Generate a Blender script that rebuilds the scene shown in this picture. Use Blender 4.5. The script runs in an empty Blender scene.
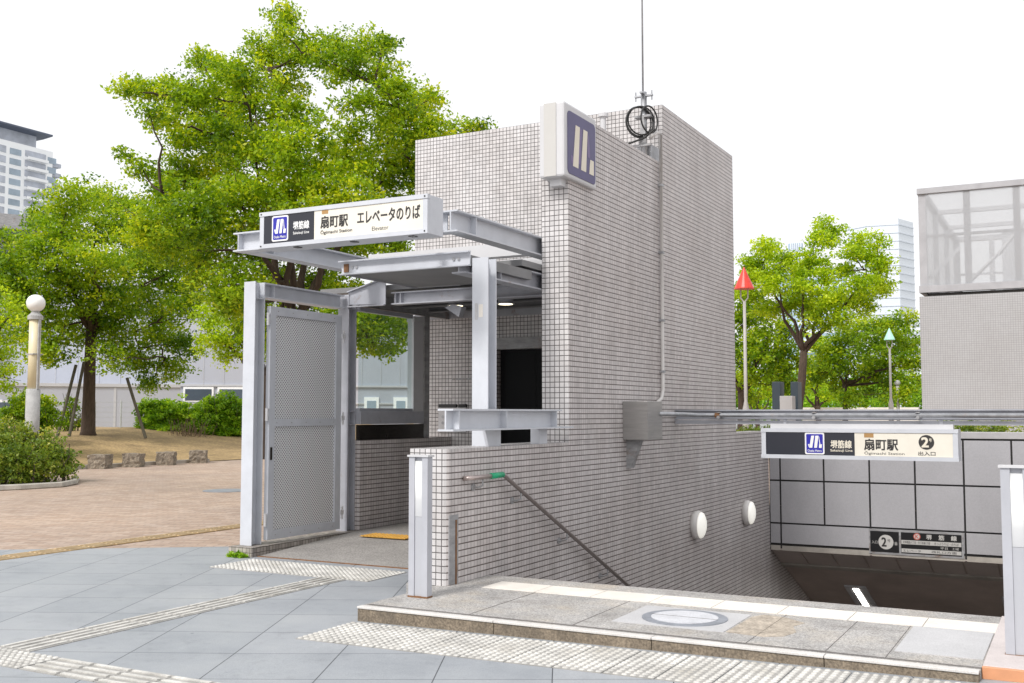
import bpy, bmesh, math, random
import numpy as np
from mathutils import Vector, Matrix
random.seed(7); RNG = np.random.default_rng(11)
S = bpy.context.scene
COL = S.collection
R = math.radians

# ------------------------------------------------------------------ camera
CAM = Vector((0, 0, 1.43)); FPX = 1059.0; PITCH = math.atan(71.5 / FPX); YAW = R(28.2)
cd = bpy.data.cameras.new('camera'); cam = bpy.data.objects.new('camera', cd); COL.objects.link(cam)
cam.location = CAM; cam.rotation_euler = (math.pi / 2 + PITCH, 0, YAW)
cd.sensor_width = 36; cd.lens = FPX / 1024 * 36; cd.clip_end = 3000; cd.clip_start = 0.05
S.camera = cam

def at(u, v, D):
    """world point seen in direction (u, v) at horizontal distance D: used to survey the far things"""
    x = (u - 512) / FPX; z = -(v - 341.5) / FPX; y = 1.0
    y, z = y * math.cos(PITCH) - z * math.sin(PITCH), y * math.sin(PITCH) + z * math.cos(PITCH)
    X = x * math.cos(YAW) - y * math.sin(YAW); Y = x * math.sin(YAW) + y * math.cos(YAW)
    h = math.hypot(X, Y)
    return Vector((X / h * D, Y / h * D, 1.43 + z / h * D))

# ------------------------------------------------------------------ materials
MATS = {}
def nodes_of(name):
    m = bpy.data.materials.new(name); m.use_nodes = True
    nt = m.node_tree; b = nt.nodes['Principled BSDF']
    MATS[name] = m
    return m, nt, b
def N(nt, t, **kw):
    n = nt.nodes.new(t)
    for k, v in kw.items():
        if k in n.inputs.keys(): n.inputs[k].default_value = v
        else: setattr(n, k, v)
    return n
def L(nt, a, b): nt.links.new(a, b)
def ramp(nt, fac, stops):
    r = nt.nodes.new('ShaderNodeValToRGB'); e = r.color_ramp.elements
    e[0].position, e[0].color = stops[0][0], (*stops[0][1], 1)
    e[1].position, e[1].color = stops[-1][0], (*stops[-1][1], 1)
    for p, c in stops[1:-1]:
        q = e.new(p); q.color = (*c, 1)
    L(nt, fac, r.inputs[0]); return r.outputs[0]
def pos(nt): return nt.nodes.new('ShaderNodeNewGeometry').outputs['Position']
def mul(nt, a, b, fac=1.0, mode='MULTIPLY'):
    m = nt.nodes.new('ShaderNodeMix'); m.data_type = 'RGBA'; m.blend_type = mode
    m.inputs[0].default_value = fac
    for s, i in ((a, 6), (b, 7)):
        if isinstance(s, tuple): m.inputs[i].default_value = (*s, 1)
        else: L(nt, s, m.inputs[i])
    return m.outputs[2]
def g3(v): return (v, v, v)

def basic(name, col, rough=0.6, metal=0.0, var=0.12, scale=3.0, speck=0.0, sscale=150, bump=0.0, bscale=60, spec=0.5, stretch=(1, 1, 1)):
    m, nt, b = nodes_of(name)
    P = pos(nt)
    mp = N(nt, 'ShaderNodeMapping'); mp.inputs['Scale'].default_value = stretch; L(nt, P, mp.inputs[0])
    n1 = N(nt, 'ShaderNodeTexNoise', Scale=scale, Detail=6.0, Roughness=0.65); L(nt, mp.outputs[0], n1.inputs['Vector'])
    c = mul(nt, col, ramp(nt, n1.outputs[0], [(0.3, g3(1 - var)), (0.7, g3(1 + var * 0.5))]))
    if speck:
        n2 = N(nt, 'ShaderNodeTexNoise', Scale=sscale, Detail=2.0, Roughness=0.7); L(nt, P, n2.inputs['Vector'])
        c = mul(nt, c, ramp(nt, n2.outputs[0], [(0.35, g3(1 - speck)), (0.65, g3(1 + speck))]))
    L(nt, c, b.inputs['Base Color'])
    b.inputs['Roughness'].default_value = rough; b.inputs['Metallic'].default_value = metal
    b.inputs['Specular IOR Level'].default_value = spec
    if bump:
        n3 = N(nt, 'ShaderNodeTexNoise', Scale=bscale, Detail=4.0); L(nt, P, n3.inputs['Vector'])
        bp = N(nt, 'ShaderNodeBump', Strength=bump, Distance=0.01); L(nt, n3.outputs[0], bp.inputs['Height']); L(nt, bp.outputs[0], b.inputs['Normal'])
    return m

def tiled(name, col, grout, w=0.0508, h=0.0508, mortar=0.0032, var=0.10, grime=0.25, rough=0.35, bump=0.5, streak=0.0, grime_col=(0.55, 0.48, 0.42)):
    m, nt, b = nodes_of(name)
    uv = N(nt, 'ShaderNodeUVMap'); P = pos(nt)
    bt = N(nt, 'ShaderNodeTexBrick'); L(nt, uv.outputs[0], bt.inputs['Vector'])
    bt.offset = 0; bt.squash = 1
    for k, v in (('Scale', 1.0), ('Mortar Size', mortar), ('Mortar Smooth', 0.25), ('Bias', 0.0), ('Brick Width', w), ('Row Height', h)): bt.inputs[k].default_value = v
    bt.inputs['Color1'].default_value = (*[c * (1 - var) for c in col], 1); bt.inputs['Color2'].default_value = (*[min(1, c * (1 + var)) for c in col], 1)
    bt.inputs['Mortar'].default_value = (*grout, 1)
    c = bt.outputs['Color']
    n1 = N(nt, 'ShaderNodeTexNoise', Scale=0.9, Detail=8.0, Roughness=0.7); L(nt, P, n1.inputs['Vector'])
    c = mul(nt, c, ramp(nt, n1.outputs[0], [(0.35, tuple(1 - grime * (1 - g) for g in grime_col)), (0.62, g3(1.0))]))
    if streak:
        mp = N(nt, 'ShaderNodeMapping'); mp.inputs['Scale'].default_value = (3.2, 3.2, 0.14); L(nt, P, mp.inputs[0])
        n2 = N(nt, 'ShaderNodeTexNoise', Scale=1.6, Detail=5.0, Roughness=0.6); L(nt, mp.outputs[0], n2.inputs['Vector'])
        c = mul(nt, c, ramp(nt, n2.outputs[0], [(0.36, g3(1 - streak)), (0.6, g3(1.0))]))
    L(nt, c, b.inputs['Base Color'])
    b.inputs['Roughness'].default_value = rough
    rr = ramp(nt, bt.outputs['Fac'], [(0, g3(rough)), (1, g3(0.9))]); L(nt, rr, b.inputs['Roughness'])
    inv = N(nt, 'ShaderNodeMath', operation='SUBTRACT'); inv.inputs[0].default_value = 1.0; L(nt, bt.outputs['Fac'], inv.inputs[1])
    bp = N(nt, 'ShaderNodeBump', Strength=bump, Distance=0.004); L(nt, inv.outputs[0], bp.inputs['Height']); L(nt, bp.outputs[0], b.inputs['Normal'])
    return m

def row_tiled(name, col, grout, pitch=0.0508, hw=0.0085, vw=0.0065, vweak=0.55, grime=0.4, streak=0.15, rough=0.4):
    """square tiles; bed joints drawn wide and dark to include shade under tile edges, upright joints fainter"""
    m, nt, b = nodes_of(name); uv = N(nt, 'ShaderNodeUVMap'); P = pos(nt)
    bt = N(nt, 'ShaderNodeTexBrick'); L(nt, uv.outputs[0], bt.inputs['Vector']); bt.offset = 0; bt.squash = 1
    for k, v in (('Scale', 1.0), ('Mortar Size', 0.0), ('Mortar Smooth', 0.0), ('Bias', 0.0), ('Brick Width', pitch), ('Row Height', pitch)): bt.inputs[k].default_value = v
    bt.inputs['Color1'].default_value = (*[c * .9 for c in col], 1); bt.inputs['Color2'].default_value = (*[min(1, c * 1.08) for c in col], 1)
    sx = N(nt, 'ShaderNodeSeparateXYZ'); L(nt, uv.outputs[0], sx.inputs[0])
    def mask(o, w):
        d = N(nt, 'ShaderNodeMath', operation='DIVIDE'); L(nt, o, d.inputs[0]); d.inputs[1].default_value = pitch
        f = N(nt, 'ShaderNodeMath', operation='PINGPONG'); L(nt, d.outputs[0], f.inputs[0]); f.inputs[1].default_value = 0.5
        return ramp(nt, f.outputs[0], [(w / pitch * .35, g3(1.0)), (w / pitch * .75, g3(0.0))])
    h = mask(sx.outputs[1], hw); v = mask(sx.outputs[0], vw)  # bed joints widened with the shade of the tile edges painted in
    c = bt.outputs['Color']
    mv = nt.nodes.new('ShaderNodeMix'); mv.data_type = 'RGBA'; vf = N(nt, 'ShaderNodeMath', operation='MULTIPLY'); L(nt, v, vf.inputs[0]); vf.inputs[1].default_value = vweak
    L(nt, vf.outputs[0], mv.inputs[0]); L(nt, c, mv.inputs[6]); mv.inputs[7].default_value = (*grout, 1)
    mh = nt.nodes.new('ShaderNodeMix'); mh.data_type = 'RGBA'; L(nt, h, mh.inputs[0]); L(nt, mv.outputs[2], mh.inputs[6]); mh.inputs[7].default_value = (*grout, 1)
    c = mh.outputs[2]
    n1 = N(nt, 'ShaderNodeTexNoise', Scale=0.9, Detail=8.0, Roughness=0.7); L(nt, P, n1.inputs['Vector'])
    c = mul(nt, c, ramp(nt, n1.outputs[0], [(0.35, (1 - grime * .40, 1 - grime * .46, 1 - grime * .5)), (0.62, g3(1.0))]))
    mp = N(nt, 'ShaderNodeMapping'); mp.inputs['Scale'].default_value = (3.2, 3.2, 0.14); L(nt, P, mp.inputs[0])
    n2 = N(nt, 'ShaderNodeTexNoise', Scale=1.6, Detail=5.0, Roughness=0.6); L(nt, mp.outputs[0], n2.inputs['Vector'])
    c = mul(nt, c, ramp(nt, n2.outputs[0], [(0.36, g3(1 - streak)), (0.6, g3(1.0))]))
    L(nt, c, b.inputs['Base Color']); b.inputs['Roughness'].default_value = rough
    inv = N(nt, 'ShaderNodeMath', operation='SUBTRACT'); inv.inputs[0].default_value = 1.0; L(nt, h, inv.inputs[1])
    bp = N(nt, 'ShaderNodeBump', Strength=0.5, Distance=0.004); L(nt, inv.outputs[0], bp.inputs['Height']); L(nt, bp.outputs[0], b.inputs['Normal'])
    return m

def emit(name, col, strength, diff=(0.8, 0.8, 0.8)):
    m, nt, b = nodes_of(name)
    b.inputs['Base Color'].default_value = (*diff, 1); b.inputs['Emission Color'].default_value = (*col, 1); b.inputs['Emission Strength'].default_value = strength
    b.inputs['Roughness'].default_value = 0.3
    return m

tiled('tile', (0.63, 0.615, 0.62), (0.125, 0.118, 0.118), mortar=0.0042, grime=0.35, streak=0.10)
row_tiled('tile_side', (0.615, 0.58, 0.575), (0.115, 0.092, 0.085))
tiled('tile_far', (0.42, 0.42, 0.43), (0.25, 0.25, 0.26), var=0.03, grime=0.15, bump=0.2)
tiled('tile_kerb', (0.36, 0.33, 0.30), (0.10, 0.09, 0.08), w=0.047, h=0.047, var=0.3, grime=0.7, rough=0.6)
basic('steel_paint', (0.56, 0.58, 0.625), 0.42, 0.0, 0.09, 5.0, bump=0.04)
basic('bollard_paint', (0.43, 0.44, 0.48), 0.42, 0.0, 0.12, 3.0)
basic('steel_white', (0.57, 0.57, 0.585), 0.4, 0.0, 0.08, 2.0)
basic('steel_grey', (0.40, 0.41, 0.45), 0.45, 0.1, 0.2, 3.0)
basic('cage_paint', (0.40, 0.40, 0.42), 0.45, 0.0, 0.15, 3.0)
basic('beam_dark', (0.16, 0.16, 0.165), 0.55, 0.0, 0.2, 3.0)
basic('steel_old', (0.36, 0.36, 0.37), 0.55, 0.2, 0.35, 6.0, stretch=(1, 1, 3))
basic('galvanised', (0.42, 0.43, 0.45), 0.45, 0.6, 0.3, 9.0)
basic('stainless', (0.42, 0.41, 0.40), 0.38, 0.85, 0.15, 4.0, stretch=(1, 1, 12))
basic('steel_dark', (0.05, 0.045, 0.04), 0.25, 0.5, 0.3, 3.0)
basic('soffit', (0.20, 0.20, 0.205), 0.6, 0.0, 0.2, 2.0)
basic('rail_steel', (0.30, 0.26, 0.25), 0.35, 0.6, 0.2, 8.0)
basic('rail_light', (0.50, 0.42, 0.40), 0.35, 0.6, 0.2, 8.0)
basic('green_plastic', (0.01, 0.36, 0.17), 0.35, 0.0, 0.05)
basic('rust_brown', (0.22, 0.11, 0.05), 0.8, 0.0, 0.4, 20.0)
basic('granite', (0.37, 0.36, 0.35), 0.75, 0, 0.22, 3.0, speck=0.35, sscale=90, bump=0.15, bscale=120)
def stained_granite():
    m = MATS['granite']; nt = m.node_tree; b = nt.nodes['Principled BSDF']; c = b.inputs['Base Color'].links[0].from_socket; P = pos(nt)
    n = N(nt, 'ShaderNodeTexNoise', Scale=1.7, Detail=9.0, Roughness=0.75); L(nt, P, n.inputs['Vector'])
    c = mul(nt, c, ramp(nt, n.outputs[0], [(0.34, (.74, .72, .70)), (0.47, (1, 1, 1)), (0.58, (1.06, 1.02, .96)), (0.70, (1.18, 1.06, .90))]))
    n = N(nt, 'ShaderNodeTexNoise', Scale=260.0, Detail=1.0); L(nt, P, n.inputs['Vector'])
    c = mul(nt, c, ramp(nt, n.outputs[0], [(0.40, g3(.75)), (0.60, g3(1.25))])); L(nt, c, b.inputs['Base Color'])
stained_granite()
def weathered(name, lo=.60, hi=.72, col=(.20, .12, .07), scale=4.5):
    m = MATS[name]; nt = m.node_tree; b = nt.nodes['Principled BSDF']; c = b.inputs['Base Color'].links[0].from_socket; P = pos(nt)
    n = N(nt, 'ShaderNodeTexNoise', Scale=scale, Detail=8.0, Roughness=0.72); L(nt, P, n.inputs['Vector'])
    k = ramp(nt, n.outputs[0], [(lo, g3(0)), (hi, g3(.8))]); x = nt.nodes.new('ShaderNodeMix'); x.data_type = 'RGBA'; L(nt, k, x.inputs[0]); L(nt, c, x.inputs[6]); x.inputs[7].default_value = (*col, 1); L(nt, x.outputs[2], b.inputs['Base Color'])
basic('granite_ramp', (0.31, 0.295, 0.28), 0.75, 0, 0.2, 2.0, speck=0.32, sscale=60, bump=0.15, bscale=120)
basic('kerb_stone', (0.21, 0.17, 0.125), 0.8, 0, 0.4, 7.0, speck=0.35, sscale=60, bump=0.3, bscale=60)
basic('edge_stone', (0.62, 0.60, 0.58), 0.6, 0, 0.15, 6.0, speck=0.12, sscale=120)
basic('cream_tile', (0.76, 0.72, 0.66), 0.55, 0, 0.12, 4.0, speck=0.05)
basic('pale_tile', (0.48, 0.48, 0.49), 0.6, 0, 0.1, 4.0, speck=0.12)
basic('beige_stain', (0.42, 0.365, 0.30), 0.8, 0, 0.4, 14.0, speck=0.25, sscale=70)
basic('orange_tile', (0.62, 0.29, 0.15), 0.5, 0, 0.12, 9.0)
basic('pink_stone', (0.55, 0.50, 0.49), 0.65, 0, 0.12, 5.0, speck=0.1)
basic('tactile_white_base', (0.36, 0.35, 0.33), 0.7, 0, 0.35, 5.0)
basic('tactile_yellow_base', (0.50, 0.27, 0.05), 0.7, 0, 0.3, 5.0)
basic('tactile_faded_base', (0.42, 0.29, 0.14), 0.7, 0, 0.3, 5.0)
basic('tactile_white', (0.58, 0.57, 0.54), 0.65, 0, 0.35, 5.0, speck=0.1, sscale=60)
basic('tactile_yellow', (0.62, 0.34, 0.06), 0.65, 0, 0.25, 7.0)
basic('tactile_faded', (0.54, 0.42, 0.26), 0.7, 0, 0.25, 5.0)
basic('joint_dark', (0.13, 0.12, 0.115), 0.8, 0, 0.2)
basic('manhole_ring', (0.30, 0.32, 0.36), 0.5, 0.3, 0.25, 9.0)
basic('manhole_top', (0.55, 0.56, 0.59), 0.6, 0, 0.15, 9.0, speck=0.15)
basic('panel_grey', (0.40, 0.395, 0.415), 0.5, 0, 0.10, 1.4, speck=.05, sscale=60, stretch=(1, 1, .5))
basic('joint_black', (0.015, 0.014, 0.014), 0.6, 0, 0.1)
basic('coping_stone', (0.42, 0.41, 0.42), 0.6, 0, 0.12, 3)
basic('rust_strip', (0.40, 0.37, 0.33), 0.6, 0, 0.3, 3)
basic('ceiling_dark', (0.48, 0.40, 0.36), 0.8, 0, 0.2, 1.5)
basic('ceiling_panel', (0.45, 0.39, 0.36), 0.7, 0, 0.15, 1.5)
basic('stair_stone', (0.25, 0.24, 0.23), 0.8, 0, 0.2, 3, speck=0.2)
basic('sign_black', (0.022, 0.024, 0.035), 0.35, 0, 0.05)
basic('sign_black2', (0.012, 0.012, 0.013), 0.35, 0, 0.05)
basic('sign_blue', (0.02, 0.02, 0.35), 0.4, 0, 0.05)
basic('sign_faded_blue', (0.085, 0.075, 0.18), 0.45, 0, 0.12, 4)
basic('sign_cream', (0.78, 0.74, 0.65), 0.4, 0, 0.08, 3)
basic('sign_white', (0.52, 0.51, 0.49), 0.4, 0, 0.04)
basic('sign_text_white', (0.80, 0.80, 0.80), 0.5, 0, 0.02)
basic('sign_text_dark', (0.03, 0.028, 0.028), 0.5, 0, 0.02)
basic('sign_text_cream', (0.74, 0.69, 0.58), 0.5, 0, 0.05)
basic('sign_orange', (0.42, 0.24, 0.09), 0.5, 0, 0.1)
basic('sign_red', (0.50, 0.12, 0.09), 0.5, 0, 0.05)
basic('cable_black', (0.02, 0.02, 0.02), 0.5, 0, 0.1)
basic('bark', (0.075, 0.05, 0.035), 0.9, 0, 0.45, 6.0, bump=0.6, bscale=18, stretch=(3, 3, 0.7))
basic('bark_grey', (0.10, 0.08, 0.06), 0.9, 0, 0.4, 6.0)
basic('wood_prop', (0.10, 0.09, 0.065), 0.9, 0, 0.3, 6.0)
basic('far_ground', (0.30, 0.31, 0.30), 0.9, 0, 0.2, .05)
basic('wall_bluegrey', (0.44, 0.46, 0.52), 0.6, 0, 0.06, 0.4)
basic('wall_light', (0.52, 0.53, 0.56), 0.6, 0, 0.06, 0.4)
basic('wall_white', (0.93, 0.94, 0.95), 0.6, 0, 0.04, 0.2)
basic('tower_slate', (0.10, 0.12, 0.17), 0.5, 0, 0.1, 0.2)
basic('window_dark', (0.10, 0.13, 0.17), 0.15, 0, 0.3, 0.3)
basic('window_blue', (0.36, 0.44, 0.52), 0.15, 0, 0.25, 0.2)
basic('balcony_shade', (0.50, 0.53, 0.60), 0.4, 0, 0.3, 0.3)
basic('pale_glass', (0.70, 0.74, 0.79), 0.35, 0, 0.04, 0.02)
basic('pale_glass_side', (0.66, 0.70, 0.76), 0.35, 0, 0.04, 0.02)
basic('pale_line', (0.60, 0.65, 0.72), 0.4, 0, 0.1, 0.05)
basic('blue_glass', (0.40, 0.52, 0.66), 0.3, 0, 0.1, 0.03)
basic('stone_block', (0.24, 0.20, 0.155), 0.9, 0, 0.45, 8.0, speck=0.3, sscale=25, bump=1.0, bscale=14)
basic('concrete', (0.40, 0.40, 0.40), 0.8, 0, 0.2, 6, speck=0.12, sscale=60)
basic('lamp_cream', (0.72, 0.64, 0.44), 0.4, 0, 0.05)
basic('cone_red', (0.72, 0.05, 0.03), 0.35, 0, 0.3, 9)
basic('cone_green', (0.42, 0.74, 0.62), 0.4, 0, 0.1)
basic('conduit_white', (0.72, 0.70, 0.68), 0.5, 0, 0.1)
basic('pole_white', (0.42, 0.40, 0.38), 0.5, 0, 0.15)
basic('post_navy', (0.03, 0.045, 0.06), 0.5, 0, 0.1)
basic('kiosk_grey', (0.42, 0.41, 0.41), 0.6, 0, 0.05)
basic('safety_orange', (0.80, 0.25, 0.02), 0.5, 0, 0.05)
basic('fence_wire', (0.50, 0.53, 0.56), 0.5, 0.2, 0.05)
basic('dry_grass', (0.36, 0.25, 0.12), 0.95, 0, 0.35, 1.2, speck=0.3, sscale=14, bump=0.5, bscale=20)
basic('dead_twig', (0.20, 0.14, 0.09), 0.9, 0, 0.2)
basic('door_black', (0.004, 0.004, 0.005), 0.45, 0.0, 0.2, 1.0, spec=0.15)
basic('seat_blue', (0.01, 0.03, 0.12), 0.7, 0, 0.1)
emit('lamp_on', (1.0, 0.97, 0.86), 0.35)
m, nt, b = nodes_of('bollard_glow'); b.inputs['Base Color'].default_value = (.50, .51, .53, 1); b.inputs['Emission Color'].default_value = (1, .98, .86, 1)
sx = N(nt, 'ShaderNodeSeparateXYZ'); L(nt, N(nt, 'ShaderNodeUVMap').outputs[0], sx.inputs[0])   # downward fade of the lamp glow painted into the emission
mr = N(nt, 'ShaderNodeMapRange'); L(nt, sx.outputs[1], mr.inputs[0]); mr.inputs[1].default_value = .70; mr.inputs[2].default_value = 1.09
L(nt, ramp(nt, mr.outputs[0], [(0, g3(0)), (.25, g3(.08)), (.55, g3(.42)), (.85, g3(.48)), (1, g3(.15))]), b.inputs['Emission Strength'])
emit('tube_on', (1.0, 0.96, 0.88), 7.0)
emit('downlight_on', (1.0, 0.88, 0.62), 2.2)
basic('globe_white', (0.85, 0.85, 0.85), 0.25, 0, 0.01)
basic('bollard_diffuser', (0.43, 0.44, 0.475), 0.3, 0, 0.04)

weathered('steel_grey'); weathered('steel_old', .56, .70); weathered('steel_paint', .66, .80, (.33, .30, .28)); weathered('galvanised', .60, .75, (.28, .20, .15))
weathered('edge_stone', .55, .75, (.35, .32, .28), 3.0); weathered('tactile_white', .50, .68, (.34, .32, .28), 2.2); weathered('kerb_stone', .52, .66, (.09, .075, .06), 2.5); weathered('cream_tile', .56, .75, (.50, .45, .38), 2.5)
def paving():
    m, nt, b = nodes_of('slate_slabs'); P = pos(nt)
    def dot(v, off):
        d = N(nt, 'ShaderNodeVectorMath', operation='DOT_PRODUCT'); L(nt, P, d.inputs[0]); d.inputs[1].default_value = v
        a = N(nt, 'ShaderNodeMath', operation='SUBTRACT'); L(nt, d.outputs['Value'], a.inputs[0]); a.inputs[1].default_value = off; return a.outputs[0]
    cx = N(nt, 'ShaderNodeCombineXYZ'); L(nt, dot((.903, .43, 0), -3.21 - 63), cx.inputs[0]); L(nt, dot((-.43, .903, 0), 6.31 - 61), cx.inputs[1])
    bt = N(nt, 'ShaderNodeTexBrick'); L(nt, cx.outputs[0], bt.inputs['Vector']); bt.offset = 0; bt.squash = 1
    for k, v in (('Scale', 1.0), ('Mortar Size', 0.0035), ('Mortar Smooth', 0.1), ('Bias', 0.0), ('Brick Width', .63), ('Row Height', .61)): bt.inputs[k].default_value = v
    bt.inputs['Color1'].default_value = (.29, .31, .335, 1); bt.inputs['Color2'].default_value = (.335, .352, .375, 1); bt.inputs['Mortar'].default_value = (.07, .075, .085, 1)
    n1 = N(nt, 'ShaderNodeTexNoise', Scale=1.1, Detail=7.0, Roughness=0.7); L(nt, P, n1.inputs['Vector'])
    c = mul(nt, bt.outputs['Color'], ramp(nt, n1.outputs[0], [(0.3, (.80, .81, .82)), (0.5, (.97, .97, .97)), (0.7, (1.10, 1.09, 1.06))]))
    n2 = N(nt, 'ShaderNodeTexNoise', Scale=160.0, Detail=2.0); L(nt, P, n2.inputs['Vector'])
    c = mul(nt, c, ramp(nt, n2.outputs[0], [(0.35, g3(.90)), (0.65, g3(1.10))]))
    n3 = N(nt, 'ShaderNodeTexVoronoi', Scale=2.1); L(nt, P, n3.inputs['Vector'])
    c = mul(nt, c, ramp(nt, n3.outputs['Distance'], [(0.016, g3(.5)), (0.030, g3(1.0))]))
    n4 = N(nt, 'ShaderNodeTexNoise', Scale=4.5, Detail=8.0, Roughness=0.8); L(nt, P, n4.inputs['Vector'])
    c = mul(nt, c, ramp(nt, n4.outputs[0], [(0.32, g3(.84)), (0.46, g3(1.0)), (0.60, g3(1.0)), (0.72, g3(1.12))]))
    L(nt, c, b.inputs['Base Color']); b.inputs['Roughness'].default_value = 0.62
    bp = N(nt, 'ShaderNodeBump', Strength=0.12, Distance=0.003); L(nt, n2.outputs[0], bp.inputs['Height']); L(nt, bp.outputs[0], b.inputs['Normal'])
paving()
def pavers():
    m, nt, b = nodes_of('brick_pavers'); P = pos(nt)
    bt = N(nt, 'ShaderNodeTexBrick'); mp = N(nt, 'ShaderNodeMapping'); mp.inputs['Rotation'].default_value = (0, 0, R(-28)); mp.inputs['Location'].default_value = (200, 200, 0)
    L(nt, P, mp.inputs[0]); L(nt, mp.outputs[0], bt.inputs['Vector'])
    for k, v in (('Scale', 1.0), ('Mortar Size', 0.006), ('Mortar Smooth', 0.3), ('Bias', 0.0), ('Brick Width', .23), ('Row Height', .115)): bt.inputs[k].default_value = v
    bt.inputs['Color1'].default_value = (.36, .265, .205, 1); bt.inputs['Color2'].default_value = (.46, .365, .30, 1); bt.inputs['Mortar'].default_value = (.25, .21, .18, 1)
    n1 = N(nt, 'ShaderNodeTexNoise', Scale=0.35, Detail=8.0, Roughness=0.7); L(nt, P, n1.inputs['Vector'])
    c = mul(nt, bt.outputs['Color'], ramp(nt, n1.outputs[0], [(0.3, (.80, .80, .82)), (0.68, (1.12, 1.08, 1.03))]))
    n2 = N(nt, 'ShaderNodeTexNoise', Scale=9.0, Detail=4.0); L(nt, P, n2.inputs['Vector'])
    c = mul(nt, c, ramp(nt, n2.outputs[0], [(0.3, g3(.86)), (0.7, g3(1.12))]))
    L(nt, c, b.inputs['Base Color']); b.inputs['Roughness'].default_value = 0.8
pavers()
def mesh_metal():
    m, nt, b = nodes_of('punched_metal'); uv = N(nt, 'ShaderNodeUVMap')
    mp = N(nt, 'ShaderNodeMapping'); mp.inputs['Rotation'].default_value = (0, 0, R(45)); mp.inputs['Scale'].default_value = (38, 38, 38); L(nt, uv.outputs[0], mp.inputs[0])
    v = N(nt, 'ShaderNodeTexVoronoi', Scale=1.0, Randomness=0.0); L(nt, mp.outputs[0], v.inputs['Vector'])
    c = ramp(nt, v.outputs['Distance'], [(0.24, (.16, .16, .17)), (0.34, (.72, .725, .74))])
    L(nt, c, b.inputs['Base Color']); b.inputs['Roughness'].default_value = 0.5
mesh_metal()
def glassy(name, tint, gl=0.09):
    m = bpy.data.materials.new(name); m.use_nodes = True; nt = m.node_tree; nt.nodes.clear(); MATS[name] = m
    o = N(nt, 'ShaderNodeOutputMaterial'); t = N(nt, 'ShaderNodeBsdfTransparent', Color=(*tint, 1)); g = N(nt, 'ShaderNodeBsdfGlossy', Roughness=0.02)
    mx = N(nt, 'ShaderNodeMixShader'); mx.inputs[0].default_value = gl; L(nt, t.outputs[0], mx.inputs[1]); L(nt, g.outputs[0], mx.inputs[2]); L(nt, mx.outputs[0], o.inputs[0])
glassy('glass', (0.86, 0.92, 0.92), .07)
def netting():
    m = bpy.data.materials.new('fine_netting'); m.use_nodes = True; nt = m.node_tree; nt.nodes.clear(); MATS['fine_netting'] = m
    o = N(nt, 'ShaderNodeOutputMaterial'); t = N(nt, 'ShaderNodeBsdfTransparent'); d = N(nt, 'ShaderNodeBsdfDiffuse', Color=(.66, .67, .69, 1)); tl = N(nt, 'ShaderNodeBsdfTranslucent', Color=(.66, .67, .69, 1))
    a = N(nt, 'ShaderNodeMixShader'); a.inputs[0].default_value = 0.4; L(nt, d.outputs[0], a.inputs[1]); L(nt, tl.outputs[0], a.inputs[2])
    mx = N(nt, 'ShaderNodeMixShader'); mx.inputs[0].default_value = 0.48; L(nt, t.outputs[0], mx.inputs[1]); L(nt, a.outputs[0], mx.inputs[2]); L(nt, mx.outputs[0], o.inputs[0])
netting()
def leafmat(name, dark, mid, light, trans=0.45):
    m = bpy.data.materials.new(name); m.use_nodes = True; nt = m.node_tree; nt.nodes.clear(); MATS[name] = m
    o = N(nt, 'ShaderNodeOutputMaterial'); at_ = N(nt, 'ShaderNodeAttribute', attribute_name='tint')
    c = ramp(nt, at_.outputs['Fac'], [(0.0, dark), (0.5, mid), (1.0, light)])
    p = N(nt, 'ShaderNodeBsdfPrincipled'); p.inputs['Roughness'].default_value = 0.45; p.inputs['Specular IOR Level'].default_value = 0.4; L(nt, c, p.inputs['Base Color'])
    t = N(nt, 'ShaderNodeBsdfTranslucent'); c2 = mul(nt, c, (1.25, 1.2, 0.55)); L(nt, c2, t.inputs['Color'])
    mx = N(nt, 'ShaderNodeMixShader'); mx.inputs[0].default_value = trans; L(nt, p.outputs[0], mx.inputs[1]); L(nt, t.outputs[0], mx.inputs[2]); L(nt, mx.outputs[0], o.inputs[0])
leafmat('leaf_camphor', (.08, .18, .005), (.31, .47, .010), (.72, .74, .022), .5)
leafmat('leaf_zelkova', (.07, .17, .006), (.27, .43, .010), (.60, .66, .025), .5)
leafmat('leaf_fresh', (.18, .33, .008), (.44, .60, .014), (.72, .80, .03), .5)
leafmat('leaf_shrub', (.10, .24, .012), (.32, .54, .03), (.60, .76, .05), .5)
leafmat('leaf_azalea', (.08, .15, .02), (.23, .33, .04), (.55, .52, .10))

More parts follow.
